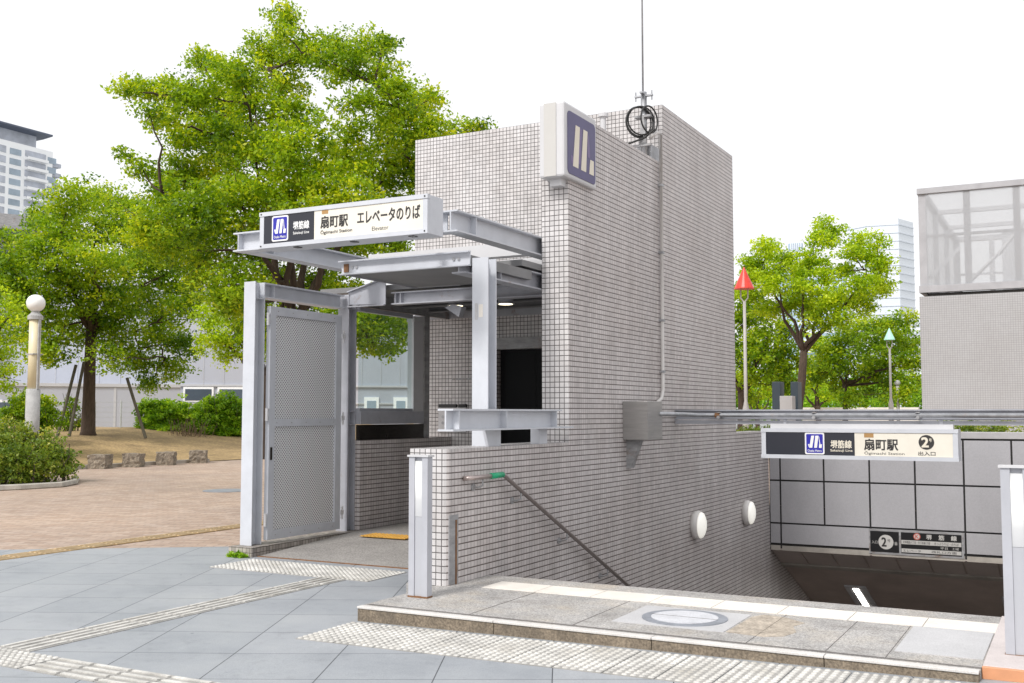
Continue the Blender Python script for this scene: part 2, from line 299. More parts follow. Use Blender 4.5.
# ------------------------------------------------------------------ mesh building
class MB:
    def __init__(self): self.bm = bmesh.new()
    def box(self, x0, x1, y0, y1, z0, z1, M=None):
        vs = [self.bm.verts.new((x, y, z)) for x in (x0, x1) for y in (y0, y1) for z in (z0, z1)]
        if M is not None:
            for v in vs: v.co = M @ v.co
        for f in ((0, 1, 3, 2), (4, 6, 7, 5), (0, 4, 5, 1), (2, 3, 7, 6), (0, 2, 6, 4), (1, 5, 7, 3)):
            self.bm.faces.new([vs[i] for i in f])
        return self
    def prism(self, pts, lo, hi, axis='z', M=None):
        """polygon pts (2-D) extruded along axis from lo to hi"""
        def mk(p, t):
            c = {'z': (p[0], p[1], t), 'y': (p[0], t, p[1]), 'x': (t, p[0], p[1])}[axis]
            v = self.bm.verts.new(c)
            if M is not None: v.co = M @ v.co
            return v
        a = [mk(p, lo) for p in pts]; b = [mk(p, hi) for p in pts]
        self.bm.faces.new(a); self.bm.faces.new(b[::-1]); n = len(pts)
        for i in range(n): self.bm.faces.new((a[i], b[i], b[(i + 1) % n], a[(i + 1) % n]))
        return self
    def tube(self, pts, r, seg=10, cap=True, closed=False):
        pts = [Vector(p) for p in pts]; n = len(pts)
        rs = r if isinstance(r, (list, tuple)) else [r] * n
        rings = []; up = None
        for i, p in enumerate(pts):
            if closed: d = (pts[(i + 1) % n] - pts[i - 1]).normalized()
            else: d = (pts[min(i + 1, n - 1)] - pts[max(i - 1, 0)]).normalized()
            if up is None: up = d.orthogonal().normalized()
            a = (up - d * up.dot(d)); a = a.normalized() if a.length > 1e-5 else d.orthogonal().normalized(); up = a; b = d.cross(a)
            rings.append([self.bm.verts.new(p + (a * math.cos(t) + b * math.sin(t)) * rs[i]) for t in [2 * math.pi * k / seg for k in range(seg)]])
        m = n if closed else n - 1
        for i in range(m):
            A, B = rings[i], rings[(i + 1) % n]
            for k in range(seg): self.bm.faces.new((A[k], A[(k + 1) % seg], B[(k + 1) % seg], B[k]))
        if cap and not closed:
            self.bm.faces.new(rings[0][::-1]); self.bm.faces.new(rings[-1])
        return self
    def lathe(self, prof, c=(0, 0, 0), seg=24, axis='z'):
        rings = []
        for (r, h) in prof:
            ring = []
            for k in range(seg):
                t = 2 * math.pi * k / seg; q = (r * math.cos(t), r * math.sin(t))
                p = (q[0], q[1], h) if axis == 'z' else ((h, q[0], q[1]) if axis == 'x' else (q[0], h, q[1]))
                ring.append(self.bm.verts.new(Vector(p) + Vector(c)))
            rings.append(ring)
        for A, B in zip(rings, rings[1:]):
            for k in range(seg): self.bm.faces.new((A[k], A[(k + 1) % seg], B[(k + 1) % seg], B[k]))
        self.bm.faces.new(rings[0][::-1]); self.bm.faces.new(rings[-1]); return self
    def ibeam(self, axis, a0, a1, c1, c2, b, h, tw=0.012, tf=0.014, stiff=()):
        """H section along axis; c1 = centre of the other horizontal coord, c2 = bottom z (for z columns c1,c2 = centre x,y)"""
        if axis == 'x':
            self.box(a0, a1, c1 - b / 2, c1 + b / 2, c2, c2 + tf); self.box(a0, a1, c1 - b / 2, c1 + b / 2, c2 + h - tf, c2 + h); self.box(a0, a1, c1 - tw / 2, c1 + tw / 2, c2 + tf + .0005, c2 + h - tf - .0005)
            for s in stiff: self.box(s - .005, s + .005, c1 - b / 2 + .004, c1 + b / 2 - .004, c2 + tf + .001, c2 + h - tf - .001)
        elif axis == 'y':
            self.box(c1 - b / 2, c1 + b / 2, a0, a1, c2, c2 + tf); self.box(c1 - b / 2, c1 + b / 2, a0, a1, c2 + h - tf, c2 + h); self.box(c1 - tw / 2, c1 + tw / 2, a0, a1, c2 + tf + .0005, c2 + h - tf - .0005)
            for s in stiff: self.box(c1 - b / 2 + .004, c1 + b / 2 - .004, s - .005, s + .005, c2 + tf + .001, c2 + h - tf - .001)
        else:  # column: flanges face -Y / +Y, web along Y
            self.box(c1 - b / 2, c1 + b / 2, c2 - h / 2, c2 - h / 2 + tf, a0, a1); self.box(c1 - b / 2, c1 + b / 2, c2 + h / 2 - tf, c2 + h / 2, a0, a1); self.box(c1 - tw / 2, c1 + tw / 2, c2 - h / 2 + tf + .0005, c2 + h / 2 - tf - .0005, a0, a1)
            for s in stiff: self.box(c1 - b / 2 + .004, c1 + b / 2 - .004, c2 - h / 2 + tf + .001, c2 + h / 2 - tf - .001, s - .005, s + .005)
        return self
    def build(self, name, mat, parent=None, bevel=0.0, smooth=False, origin=None):
        bm = self.bm
        bmesh.ops.recalc_face_normals(bm, faces=bm.faces)
        if bevel: bmesh.ops.bevel(bm, geom=list(bm.edges), offset=bevel, segments=2, affect='EDGES', profile=0.5, clamp_overlap=True)
        uvl = bm.loops.layers.uv.new('UVMap')
        for f in bm.faces:
            n = f.normal; ax = max(range(3), key=lambda i: abs(n[i]))
            for l in f.loops:
                c = l.vert.co
                l[uvl].uv = ((c.y, c.z), (c.x, c.z), (c.x, c.y))[ax]
            f.smooth = smooth
        me = bpy.data.meshes.new(name); bm.to_mesh(me); bm.free()
        me.materials.append(MATS[mat])
        return link(name, me, parent, origin)
def link(name, me, parent=None, origin=None):
    o = bpy.data.objects.new(name, me); COL.objects.link(o)
    if parent is not None:
        o.parent = parent; o.matrix_parent_inverse = Matrix.Translation(-world_loc(parent))
    elif origin is not None:
        me.transform(Matrix.Translation(-Vector(origin))); o.location = origin
    return o
def world_loc(o):
    v = Vector(o.location)
    if o.parent is not None: v = Vector((0, 0, 0))   # parts keep world-space meshes with an identity world matrix
    return v
def tag(o, label=None, cat=None, group=None, kind=None):
    if label: o['label'] = label
    if cat: o['category'] = cat
    if group: o['group'] = group
    if kind: o['kind'] = kind
    return o
def thing(name, loc, label, cat, group=None):
    o = bpy.data.objects.new(name, None); COL.objects.link(o); o.location = loc; o.empty_display_size = .2
    return tag(o, label, cat, group)
def struct(name, mb, mat, **k): return tag(mb.build(name, mat, **k), kind='structure')
def copy_tree(o, loc, rz=0, label=None):
    c = o.copy(); COL.objects.link(c); c.location = loc; c.rotation_euler.z = rz
    def rec(src, dst):
        for ch in list(src.children):
            d = ch.copy(); COL.objects.link(d); d.parent = dst; rec(ch, d)
    rec(o, c)
    if label: c['label'] = label
    return c

# ------------------------------------------------------------------ lettering
def text_mesh(s, bold=0.0):
    cu = bpy.data.curves.new('t', 'FONT'); cu.body = s; cu.size = 1; cu.resolution_u = 3
    o = bpy.data.objects.new('t', cu); COL.objects.link(o)
    dg = bpy.context.evaluated_depsgraph_get(); dg.update()
    me = bpy.data.meshes.new_from_object(o.evaluated_get(dg)); bpy.data.objects.remove(o); bpy.data.curves.remove(cu)
    return me
def lettering(s, a0, a1, z0, z1, plane, face, mat, parent, bold=0.0, name='lettering'):
    """fit s into the rectangle; face '-y': a runs along x on plane y; face '+x': a runs along y on plane x"""
    me = text_mesh(s, bold); co = np.empty(len(me.vertices) * 3); me.vertices.foreach_get('co', co); co = co.reshape(-1, 3)
    if len(co) == 0: return None
    mn, mx = co.min(0), co.max(0); fx = (co[:, 0] - mn[0]) / max(1e-6, mx[0] - mn[0]); fz = (co[:, 1] - mn[1]) / max(1e-6, mx[1] - mn[1])
    out = np.zeros_like(co)
    em = (a1 - a0) / max(1e-6, mx[0] - mn[0])
    if face == '-y': out[:, 0] = a0 + fx * (a1 - a0); out[:, 1] = plane; 
    else: out[:, 1] = a0 + fx * (a1 - a0); out[:, 0] = plane
    out[:, 2] = z0 + fz * (z1 - z0)
    me.vertices.foreach_set('co', out.ravel()); me.update(); me.materials.clear(); me.materials.append(MATS[mat]); me.name = name
    if bold:
        bm = bmesh.new(); bm.from_mesh(me); n0 = list(bm.verts) + list(bm.edges) + list(bm.faces); ed = min(bold, .02) * em * 1.3
        for k, (dx, dz) in enumerate(((-1, -1), (1, -1), (-1, 1), (1, 1))):
            g_ = bmesh.ops.duplicate(bm, geom=n0)['geom']
            for v_ in g_:
                if isinstance(v_, bmesh.types.BMVert):
                    if face == '-y': v_.co += Vector((dx * ed, -.00012 * (k + 1), dz * ed))
                    else: v_.co += Vector((.00012 * (k + 1), dx * ed, dz * ed))
        bm.to_mesh(me); bm.free()
    return link(name, me, parent)
def disc(mb, a, z, r, plane, face='-y', th=0.002, seg=28, rz=None):
    rz = rz or r
    pts = [(a + r * math.cos(2 * math.pi * k / seg), z + rz * math.sin(2 * math.pi * k / seg)) for k in range(seg)]
    if face == '-y': mb.prism(pts, plane - th, plane, 'y')
    else: mb.prism(pts, plane, plane + th, 'x')
    return mb
def roundrect(a0, a1, z0, z1, r, n=5):
    pts = []
    for cx, cz, t0 in ((a1 - r, z1 - r, 0), (a0 + r, z1 - r, 90), (a0 + r, z0 + r, 180), (a1 - r, z0 + r, 270)):
        for k in range(n + 1):
            t = R(t0 + 90 * k / n); pts.append((cx + r * math.cos(t), cz + r * math.sin(t)))
    return pts
def emblem(a0, a1, z0, z1, plane, face, parent, mat='sign_text_white', d=0.002):
    """the slanted M mark: two leaning bars with feet and a short third stroke"""
    w = a1 - a0; h = z1 - z0
    def P(u, v): return (a0 + u * w, z0 + v * h)
    mb = MB()
    polys = [[P(.10, 0), P(.30, 0), P(.46, 1), P(.24, 1)], [P(.0, .30), P(.115, .30), P(.10, .0), P(.04, .12)],
             [P(.44, 0), P(.64, 0), P(.76, 1), P(.54, 1)], [P(.765, .95), P(.80, .95), P(.88, .31), P(.82, .31)], [P(.78, 0), P(.97, 0), P(1.0, .30), P(.80, .30)]]
    for k, q in enumerate(polys):
        t = d + .0004 * k
        if face == '-y': mb.prism(q, plane - t, plane, 'y')
        else: mb.prism(q, plane, plane + t, 'x')
    return mb.build('emblem', mat, parent)

# ------------------------------------------------------------------ foliage
def leaves(name, blobs, mat, parent, leaf=0.08, dens=1.0, flat=0.85, cl=0.30, per=34, origin=None, droop=0.25, ar=0.55, seed=0, fill=2.3):
    """blobs: (x,y,z,r). Small folded leaf faces gathered in sprays through the volume of every blob."""
    rng = np.random.default_rng(seed + 5); P = []; T = []; 
    for (x, y, z, r) in blobs:
        k = max(4, int(dens * 14 * r * r / (cl * cl)))
        d = rng.normal(size=(k, 3)); d /= np.linalg.norm(d, axis=1)[:, None]
        rad = r * rng.random(k) ** (1 / fill) * (0.92 + 0.22 * rng.random(k))
        far = rng.random(k) < .14; rad = np.where(far, r * (1.1 + .3 * rng.random(k)), rad); c = d * rad[:, None]; c[:, 2] *= flat; c += (x, y, z)
        bt = rng.normal(0, .08)
        for ci in c:
            n = int(per * (0.6 + 0.8 * rng.random()))
            q = rng.normal(size=(n, 3)); q /= np.linalg.norm(q, axis=1)[:, None]; q *= (cl * rng.random(n) ** .5)[:, None]; q[:, 2] *= .55
            P.append(q + ci); t = np.clip(rng.normal(.42 + bt + rng.normal(0, .17), .15, n), 0, 1); T.append(t)
    P = np.concatenate(P); T = np.concatenate(T); n = len(P)
    nrm = rng.normal(size=(n, 3)) * .75; nrm[:, 2] += 0.75; nrm /= np.linalg.norm(nrm, axis=1)[:, None]
    a = rng.normal(size=(n, 3)); a -= nrm * (a * nrm).sum(1)[:, None]; a /= np.linalg.norm(a, axis=1)[:, None]; a[:, 2] -= droop; a /= np.linalg.norm(a, axis=1)[:, None]
    b = np.cross(nrm, a); s = leaf * (0.65 + 0.7 * rng.random(n))[:, None]
    V = np.empty((n, 4, 3)); V[:, 0] = P - a * s * .5; V[:, 1] = P + b * s * .5 * ar + nrm * s * .08; V[:, 2] = P + a * s * .5; V[:, 3] = P - b * s * .5 * ar + nrm * s * .08
    me = bpy.data.meshes.new(name); me.vertices.add(n * 4); me.vertices.foreach_set('co', V.ravel())
    me.loops.add(n * 4); me.loops.foreach_set('vertex_index', np.arange(n * 4, dtype=np.int32))
    me.polygons.add(n); me.polygons.foreach_set('loop_start', np.arange(0, n * 4, 4, dtype=np.int32)); me.polygons.foreach_set('loop_total', np.full(n, 4, dtype=np.int32))
    me.update(calc_edges=True)
    at_ = me.attributes.new('tint', 'FLOAT', 'FACE'); at_.data.foreach_set('value', T)
    me.materials.append(MATS[mat]); me.validate()
    return link(name, me, parent, origin)
def limb(mb, p0, p1, r0, r1, wob=.08, n=6, seg=7, sag=0.0):
    p0, p1 = Vector(p0), Vector(p1); L_ = (p1 - p0).length; pts = []; rs = []
    for i in range(n + 1):
        t = i / n; w = math.sin(math.pi * t) * wob * L_
        pts.append(p0.lerp(p1, t) + Vector((random.uniform(-w, w), random.uniform(-w, w), random.uniform(-w, w) * .5 - sag * L_ * math.sin(math.pi * t)))); rs.append(r0 + (r1 - r0) * t)
    mb.tube(pts, rs, seg); return pts
def tree(name, label, cat, base, D, blobs_px, mat, tr=.18, fork=2.0, leaf=.08, dens=1.0, cl=.3, per=34, group=None, spread=1.0, depth=1.0, seed=0, bark='bark', lean=(0, 0), trunk_top=None, extra=None):
    random.seed(seed * 13 + 5)
    base = Vector(base); t = thing(name, base, label, cat, group)
    blobs = []
    cx = sum(q[0] for q in blobs_px) / len(blobs_px)
    wid = (max(q[0] for q in blobs_px) - min(q[0] for q in blobs_px)) / FPX * D
    for i, q in enumerate(blobs_px):
        u, v, rp = q[:3]; off = (abs(u - cx) / FPX * D); half = math.sqrt(max(.05, 1 - min(1, (2 * off / max(wid, .1)) ** 2))) * wid * .38 * depth
        dd = q[3] if len(q) > 3 else random.uniform(-1, 1) * half
        p = at(u, v, D + dd); blobs.append((p.x, p.y, p.z, rp / FPX * D * spread))
    mb = MB(); top = Vector(trunk_top) if trunk_top else base + Vector((lean[0], lean[1], fork))
    mb.tube([base + Vector((0, 0, -.1)), base + Vector((0, 0, .12)), base.lerp(top, .35), base.lerp(top, .7) + Vector((.04, -.03, 0)), top], [tr * 1.5, tr * 1.12, tr * .95, tr * .85, tr * .75], 12)
    mb.build('trunk', bark, t, smooth=True)
    lm = MB()
    # main limbs to far blobs, secondary limbs from them
    order = sorted(range(len(blobs)), key=lambda i: -blobs[i][3]); mains = []
    for j, i in enumerate(order):
        b = Vector(blobs[i][:3])
        if j < 7:
            p = limb(lm, top - Vector((0, 0, random.uniform(0, .3))), b, tr * .5, tr * .10, .06, 7); mains += p[2:]
        else:
            s = min(mains, key=lambda q: (q - b).length + (2.0 if q.z > b.z + .3 else 0)); limb(lm, s, b, tr * .16, tr * .05, .08, 5, 6)
            mains.append(s.lerp(b, .5))
        for _ in range(3):
            e = b + Vector([random.uniform(-1, 1) * blobs[i][3] * .9 for _ in range(3)]); limb(lm, b, e, tr * .05, .006, .08, 3, 4)
    lm.build('limbs', bark, t, smooth=True)
    leaves('crown', blobs, mat, t, leaf, dens, cl=cl, per=per, seed=seed)
    return t

# ================================================================== GROUND
AX = -4.321; PZ = 0.105
HX0, HX1, HY0, HY1 = AX, -0.30, 7.67, 16.54
def sheet(pts, z):
    mb = MB(); mb.bm.faces.new([mb.bm.verts.new((x, y, z)) for x, y in pts]); return mb
mb = MB()
G = 1500
for (x0, x1, y0, y1) in ((-G, G, -G, HY0), (-G, HX0, HY0, HY1), (HX1, G, HY0, HY1), (-G, G, HY1, 2 * G)):
    mb.bm.faces.new([mb.bm.verts.new(c) for c in ((x0, y0, 0), (x1, y0, 0), (x1, y1, 0), (x0, y1, 0))])
bmesh.ops.remove_doubles(mb.bm, verts=mb.bm.verts, dist=1e-4)
struct('ground', mb, 'far_ground')
mb = MB()
for (x0, x1, y0, y1) in ((-70, 25, -25, HY0), (-70, HX0, HY0, HY1), (HX1, 25, HY0, HY1), (-70, 25, HY1, 70)):
    mb.bm.faces.new([mb.bm.verts.new(c) for c in ((x0, y0, .002), (x1, y0, .002), (x1, y1, .002), (x0, y1, .002))])
struct('plaza', mb, 'brick_pavers')
# slate paving in the foreground, bounded by the brick plaza
d = Vector((-8.02 + 9.95, 8.69 - 7.35)); 
A0 = (-9.95 - d.x * 8, 7.35 - d.y * 8)
struct('pavement', sheet([(-5.9, HY0), (A0[0] + 3, -2.0), (A0[0], A0[1]), (-8.02, 8.69), (-7.5, 9.05), (-7.5, 8.2), (-5.0, 8.2), (-4.5, 7.67)], .004) if False else sheet([A0, (4, A0[1]), (4, 7.6), (-4.5, 7.6), (-4.5, 8.25), (-7.45, 8.25), (-7.45, 9.086), (-8.02, 8.69)], .006), 'slate_slabs')
# ramp slab inside the lift entrance
mb = MB()
P = [(-7.26, 8.2, .012), (-4.69, 8.2, .012), (-4.69, 9.9, PZ), (-7.26, 9.9, PZ), (-7.26, 11.88, PZ), (-4.69, 11.88, PZ)]
v = [mb.bm.verts.new(p) for p in P]; w = [mb.bm.verts.new((p[0], p[1], -.05)) for p in P]
for f in ((0, 1, 2, 3), (3, 2, 5, 4)): mb.bm.faces.new([v[i] for i in f])
for a, b in ((0, 1), (1, 2), (2, 5), (5, 4), (4, 3), (3, 0)): mb.bm.faces.new((v[a], v[b], w[b], w[a]))
struct('entrance_floor', mb, 'granite_ramp')
mb = MB(); mb.box(-7.255, -4.70, 8.175, 8.199, .005, .014); struct('threshold_strip', mb, 'rust_brown')
# dry grass mound of the park
mb = MB(); nx, ny = 30, 26; grid = []
for i in range(nx + 1):
    row = []
    for j in range(ny + 1):
        X = -22.7 - 46 * i / nx; Y = 13 + 36 * j / ny; e = min(1, max(0, (-22.7 - X) / 9)); e = e * e * (3 - 2 * e)
        ej = min(1, j / 4) ; z = .02 + (.82 * e + .06 * math.sin(X * .9 + Y * .6) * e) * ej
        row.append(mb.bm.verts.new((X, Y, z)))
    grid.append(row)
for i in range(nx):
    for j in range(ny): mb.bm.faces.new((grid[i][j], grid[i + 1][j], grid[i + 1][j + 1], grid[i][j + 1]))
struct('grass_mound', mb, 'dry_grass', smooth=True)

# tactile paving
def rise(x, y): return .045 * min(1.3, max(0, (x + 4.4) / 3.9)) * min(1, max(0, (y - 3.2) / 2.0)) if y < 6.1 else 0
def tact(kind, x0, x1, y0, y1, z, mat, name='tactile_paving', along='x'):
    mb = MB(); ms = MB(); nx = max(1, round((x1 - x0) / .3)); ny = max(1, round((y1 - y0) / .3)); bx = (x1 - x0) / nx; by = (y1 - y0) / ny
    for i in range(nx):
        for j in range(ny):
            X0 = x0 + i * bx; Y0 = y0 + j * by; mb.box(X0 + .004, X0 + bx - .004, Y0 + .004, Y0 + by - .004, z - .004, z + .002)
            if kind == 'dot':
                for a in range(6):
                    for b in range(6):
                        ms.lathe([(.0185, z + .0022), (.0125, z + .0085)], (X0 + (a + .5) * bx / 6, Y0 + (b + .5) * by / 6, 0), 8)
            else:
                for a in range(4):
                    o = (a + .5) / 4
                    if along == 'x': ms.box(X0 + .015, X0 + bx - .015, Y0 + o * by - .014, Y0 + o * by + .014, z + .0022, z + .008)
                    else: ms.box(X0 + o * bx - .014, X0 + o * bx + .014, Y0 + .015, Y0 + by - .015, z + .0022, z + .008)
    for m_ in (mb, ms):
        for v in m_.bm.verts: v.co.z += rise(v.co.x, v.co.y)
    struct(name, mb, mat + '_base'); return struct('tactile_studs', ms, mat)
mb = MB(); gr = [[mb.bm.verts.new((x, y, .0065 + rise(x, y))) for x in np.linspace(-4.4, 1.6, 25)] for y in np.linspace(3.2, 6.098, 15)]
for a, b in zip(gr, gr[1:]):
    for k in range(24): mb.bm.faces.new((a[k], a[k + 1], b[k + 1], b[k]))
struct('pavement_slope', mb, 'slate_slabs')
tact('dot', -4.42, -.52, 5.34, 5.94, .009, 'tactile_white')
tact('dot', -7.15, -5.35, 7.40, 8.0, .009, 'tactile_white')
tact('bar', -5.87, -5.57, 4.30, 7.40, .009, 'tactile_white', along='y')
tact('dot', -5.87, -5.27, 3.99, 4.29, .009, 'tactile_white')
tact('bar', -5.26, -2.56, 3.99, 4.29, .009, 'tactile_white')
tact('bar', -8.90, -5.88, 3.99, 4.29, .009, 'tactile_white')
tact('bar', -9.55, -9.25, 1.0, 13.9, .009, 'tactile_faded', along='y')
tact('dot', -6.95, -6.35, 9.45, 9.75, .098, 'tactile_yellow')

# step platform in front of the stairs
mb = MB(); mb.box(-4.42, -.50, 6.055, 7.67, -.02, PZ); mb.box(-4.69, -4.421, 7.0, 7.67, -.02, PZ)
struct('step_platform', mb, 'granite')
mb = MB()
xs = [-4.42, -3.35, -2.28, -1.28, -.50]
for a, b in zip(xs, xs[1:]): mb.box(a, b - .004, 6.0, 6.054, -.02, PZ - .013)
struct('kerb', mb, 'kerb_stone', bevel=.003)
mb = MB()
for a, b in zip(xs, xs[1:]): mb.box(a, b - .004, 5.992, 6.054, PZ - .012, PZ + .003)
struct('kerb_edging', mb, 'edge_stone', bevel=.003)
mb = MB()
k = -4.06
while k < -.55: mb.box(k + .003, min(k + .447, -.48), 7.085, 7.40, PZ - .002, PZ + .004); k += .45
struct('cream_paving_band', mb, 'cream_tile')
mb = MB(); mb.box(-4.4, -.50, 6.085, 6.092, PZ - .002, PZ + .002); mb.box(-4.4, -.50, 6.105, 6.112, PZ - .002, PZ + .002)
for xx in (-3.6, -2.85, -1.75, -1.3, -.98): mb.box(xx, xx + .003, 6.115, 7.08, PZ - .002, PZ + .002)
struct('paving_joints', mb, 'joint_dark')
mb = MB(); mb.box(-.96, -.505, 6.30, 7.08, PZ - .002, PZ + .004); struct('pale_paving_patch', mb, 'pale_tile')
mb = MB(); mb.prism([(-1.94, 6.36), (-1.70, 6.33), (-1.60, 6.40), (-1.56, 6.55), (-1.62, 6.72), (-1.58, 6.86), (-1.72, 6.98), (-1.88, 7.02), (-1.93, 6.9)], PZ - .002, PZ + .002); struct('stained_paving_patch', mb, 'beige_stain')
mb = MB(); mb.box(-.497, .7, 6.13, 7.66, -.02, PZ + .010); struct('corner_paving', mb, 'pink_stone', bevel=.004)
mb = MB()
for a in (-.497, -.195, .107, .409): mb.box(a, a + .298, 6.10, 6.129, .02, PZ + .008)
struct('orange_kerb', mb, 'orange_tile', bevel=.003)
t = thing('manhole_cover', (-2.30, 6.65, PZ), 'round grey manhole cover set in pale square of the step paving', 'manhole cover')
mb = MB(); mb.box(-2.68, -1.95, 6.34, 6.97, PZ - .001, PZ + .003); mb.build('surround', 'pale_tile', t)
MB().lathe([(.275, PZ + .002), (.275, PZ + .008)], (-2.30, 6.65, 0), 40).build('ring', 'manhole_ring', t)
mb = MB(); mb.lathe([(.215, PZ + .0085), (.215, PZ + .0115)], (-2.30, 6.65, 0), 36); mb.build('cover', 'manhole_top', t)
mb = MB(); mb.box(-2.52, -2.08, 6.646, 6.654, PZ + .0116, PZ + .0122); mb.build('seam', 'joint_dark', t)
# a drain cover on the far plaza
t = tag(MB().lathe([(.42, .003), (.42, .012)], (-13.9, 14.8, 0), 32).build('drain_cover', 'manhole_ring', origin=(-13.9, 14.8, 0)), 'dark round drain cover in the brick paving behind the white gate post', 'drain cover')
# weeds
tag(leaves('weed', [(-7.47, 8.05, .015, .035), (-7.40, 8.05, .02, .035), (-7.33, 8.06, .015, .03)], 'leaf_shrub', None, leaf=.03, dens=1.5, cl=.03, per=14, origin=(-7.4, 8.05, 0)), 'small green weed tuft at the foot of the tiled kerb by the gate post', 'weed')

# ================================================================== STAIRWELL
t = thing('staircase', (-2.3, HY0, 0), 'stone stairs going down behind the step platform', 'stairs')
mb = MB(); n = 44
prof = [(HY0 + .0015, PZ - .105)]; y, z = HY0 + .0015, -.0
for i in range(n):
    z -= .152; prof.append((y, z)); y += .32; prof.append((y, z))
prof += [(y + 6, z), (y + 6, z - .4), (HY0 + .0015, z - .4)]
mb.prism(prof, HX0 + .001, HX1 - .001, 'x'); mb.build('steps', 'stair_stone', t)
tw = thing('stairwell_wall', (AX - .15, 12, 0), 'long brown-grey tiled side wall running down along the stairs under the lift tower', 'wall')
mb = MB(); mb.box(AX - .30, AX, 14.80, 16.53, -8.5, 1.15); mb.box(AX - .30, AX, 16.531, 30, -8.5, -.1); mb.box(AX - .368, AX, 9.23, 14.799, -8.5, 1.149)
mb.box(AX - .368, AX, 7.67, 9.229, -8.5, .10)
mb.build('wall_face', 'tile_side', tw)
lw = thing('parapet_wall', (-4.5, 7.0, 0), 'low white tiled wall with rounded corner at the head of the stairs', 'wall')
mb = MB()
r = .05
pts = [(AX, 9.229), (AX - .368, 9.229), (AX - .368, 7.0 + r)]
for k in range(1, 5): a = R(180 + 22.5 * k); pts.append((AX - .368 + r + r * math.cos(a), 7.0 + r + r * math.sin(a)))
for k in range(0, 5): a = R(270 + 22.5 * k); pts.append((AX - r + r * math.cos(a), 7.0 + r + r * math.sin(a)))
mb.prism(pts, .101, 1.15); mb.bm.faces.ensure_lookup_table()
ob = mb.build('wall_face', 'tile', lw)
ob.data.materials.append(MATS['tile_side'])
for p in ob.data.polygons:
    if p.normal.x > .6: p.material_index = 1
mb = MB(); mb.box(AX - .012, AX + .004, 7.03, 7.165, PZ, .64); mb.build('cover_plate', 'steel_old', lw)
mb = MB(); mb.box(AX + .0045, AX + .007, 7.118, 7.14, PZ, .60); mb.build('cover_seam', 'rust_brown', lw)

# right hand wall
t = thing('stairwell_side_wall', (-.1, 12, 0), 'tiled right-hand side wall of the stairs behind the right light bollard', 'wall')
mb = MB(); mb.box(HX1, HX1 + .3, 7.68, 16.53, -8.5, .9); mb.box(HX1, HX1 + .3, 16.531, 30, -8.5, -.1); mb.build('wall_face', 'tile_side', t)

# grey panel wall
gw = thing('panel_wall', (-2.3, 16.9, 0), 'grey stone-panel wall with black joints facing the stairs', 'wall')
GY = 16.54; KG = 16.54 / 16.80
def gx(v): return v * KG
def gz(v): return 1.43 + (v - 1.43) * KG
mb = MB(); mb.box(AX + .001, 3.6, GY + .02, GY + .35, gz(-.71), 1.06); mb.build('backing', 'joint_black', gw)
mb = MB(); mb.box(AX + .001, 3.6, GY - .005, GY + .36, 1.062, 1.155); mb.build('coping', 'coping_stone', gw, bevel=.004)
mb = MB(); jx = [AX + .001] + [gx(v) for v in (-4.213, -3.539, -2.86, -2.209, -1.537, -.897, -.25, .40, 1.05, 1.7, 2.35, 3.0, 3.6)]; g = .013
for i in range(len(jx) - 1):
    for z0, z1 in ((gz(.370), gz(1.042)), (gz(-.298), gz(.370))): mb.box(jx[i] + g, jx[i + 1] - g, GY, GY + .019, z0 + g, z1 - g)
low = [AX + .001] + [gx(v) for v in (-4.213, -2.86, -1.537, -.25, 1.05, 2.35, 3.6)]
for i in range(len(low) - 1): mb.box(low[i] + g, low[i + 1] - g, GY, GY + .019, gz(-.62) + g, gz(-.298) - g)
mb.build('cladding', 'panel_grey', gw, bevel=.002)
mb = MB()
for i in range(len(low) - 1): mb.box(low[i] + g, low[i + 1] - g, GY - .002, GY + .019, gz(-.72), gz(-.645))
mb.build('base_strip', 'rust_strip', gw)
# sloping ceiling
sl = -.454
def cz(y): return gz(-.71) + sl * (y - GY)
t = thing('stair_ceiling', (-2.3, GY, -.7), 'dark brown sloping ceiling over the lower stairs', 'ceiling')
def slab(mbx, x0, x1, y0, y1, up, th):
    mbx.prism([(y0, cz(y0) + up), (y1, cz(y1) + up), (y1, cz(y1) + up + th), (y0, cz(y0) + up + th)], x0, x1, 'x')
mb = MB(); slab(mb, HX0 + .001, HX1 - .001, GY + .022, 30, .02, .1); mb.build('ceiling_slab', 'ceiling_dark', t)
mb = MB(); xs2 = [HX0 + .001 + .46 * i for i in range(9)]
for a in xs2: slab(mb, a + g, min(a + .46 - g, HX1 - .01), GY + .002, GY + .62, .0, .019)
mb.build('ceiling_panels', 'ceiling_panel', t)
mb = MB(); slab(mb, HX0 + .002, HX1 - .01, GY + .64, GY + .76, -.02, .039); mb.build('trim_strip', 'rust_strip', t)
mb = MB(); mb.box(HX0, HX1, 29.9, 30, -9, -5); mb.build('end_wall', 'ceiling_dark', t)
def ceil_light(x, lab):
    t = thing('ceiling_light', (x, 19.0, cz(19.0)), lab, 'ceiling light', 'strip lights in the stair ceiling')
    mb = MB(); slab(mb, x - .17, x + .17, 18.15, 20.0, -.012, .03); mb.build('housing', 'steel_white', t)
    mb = MB(); slab(mb, x - .045, x + .045, 18.22, 19.95, -.020, .007); mb.build('tube', 'tube_on', t)
ceil_light(-3.36, 'lit strip light in the dark stair ceiling below the small black direction sign')
ceil_light(-1.0, 'strip light in the stair ceiling beside the right light bollard')

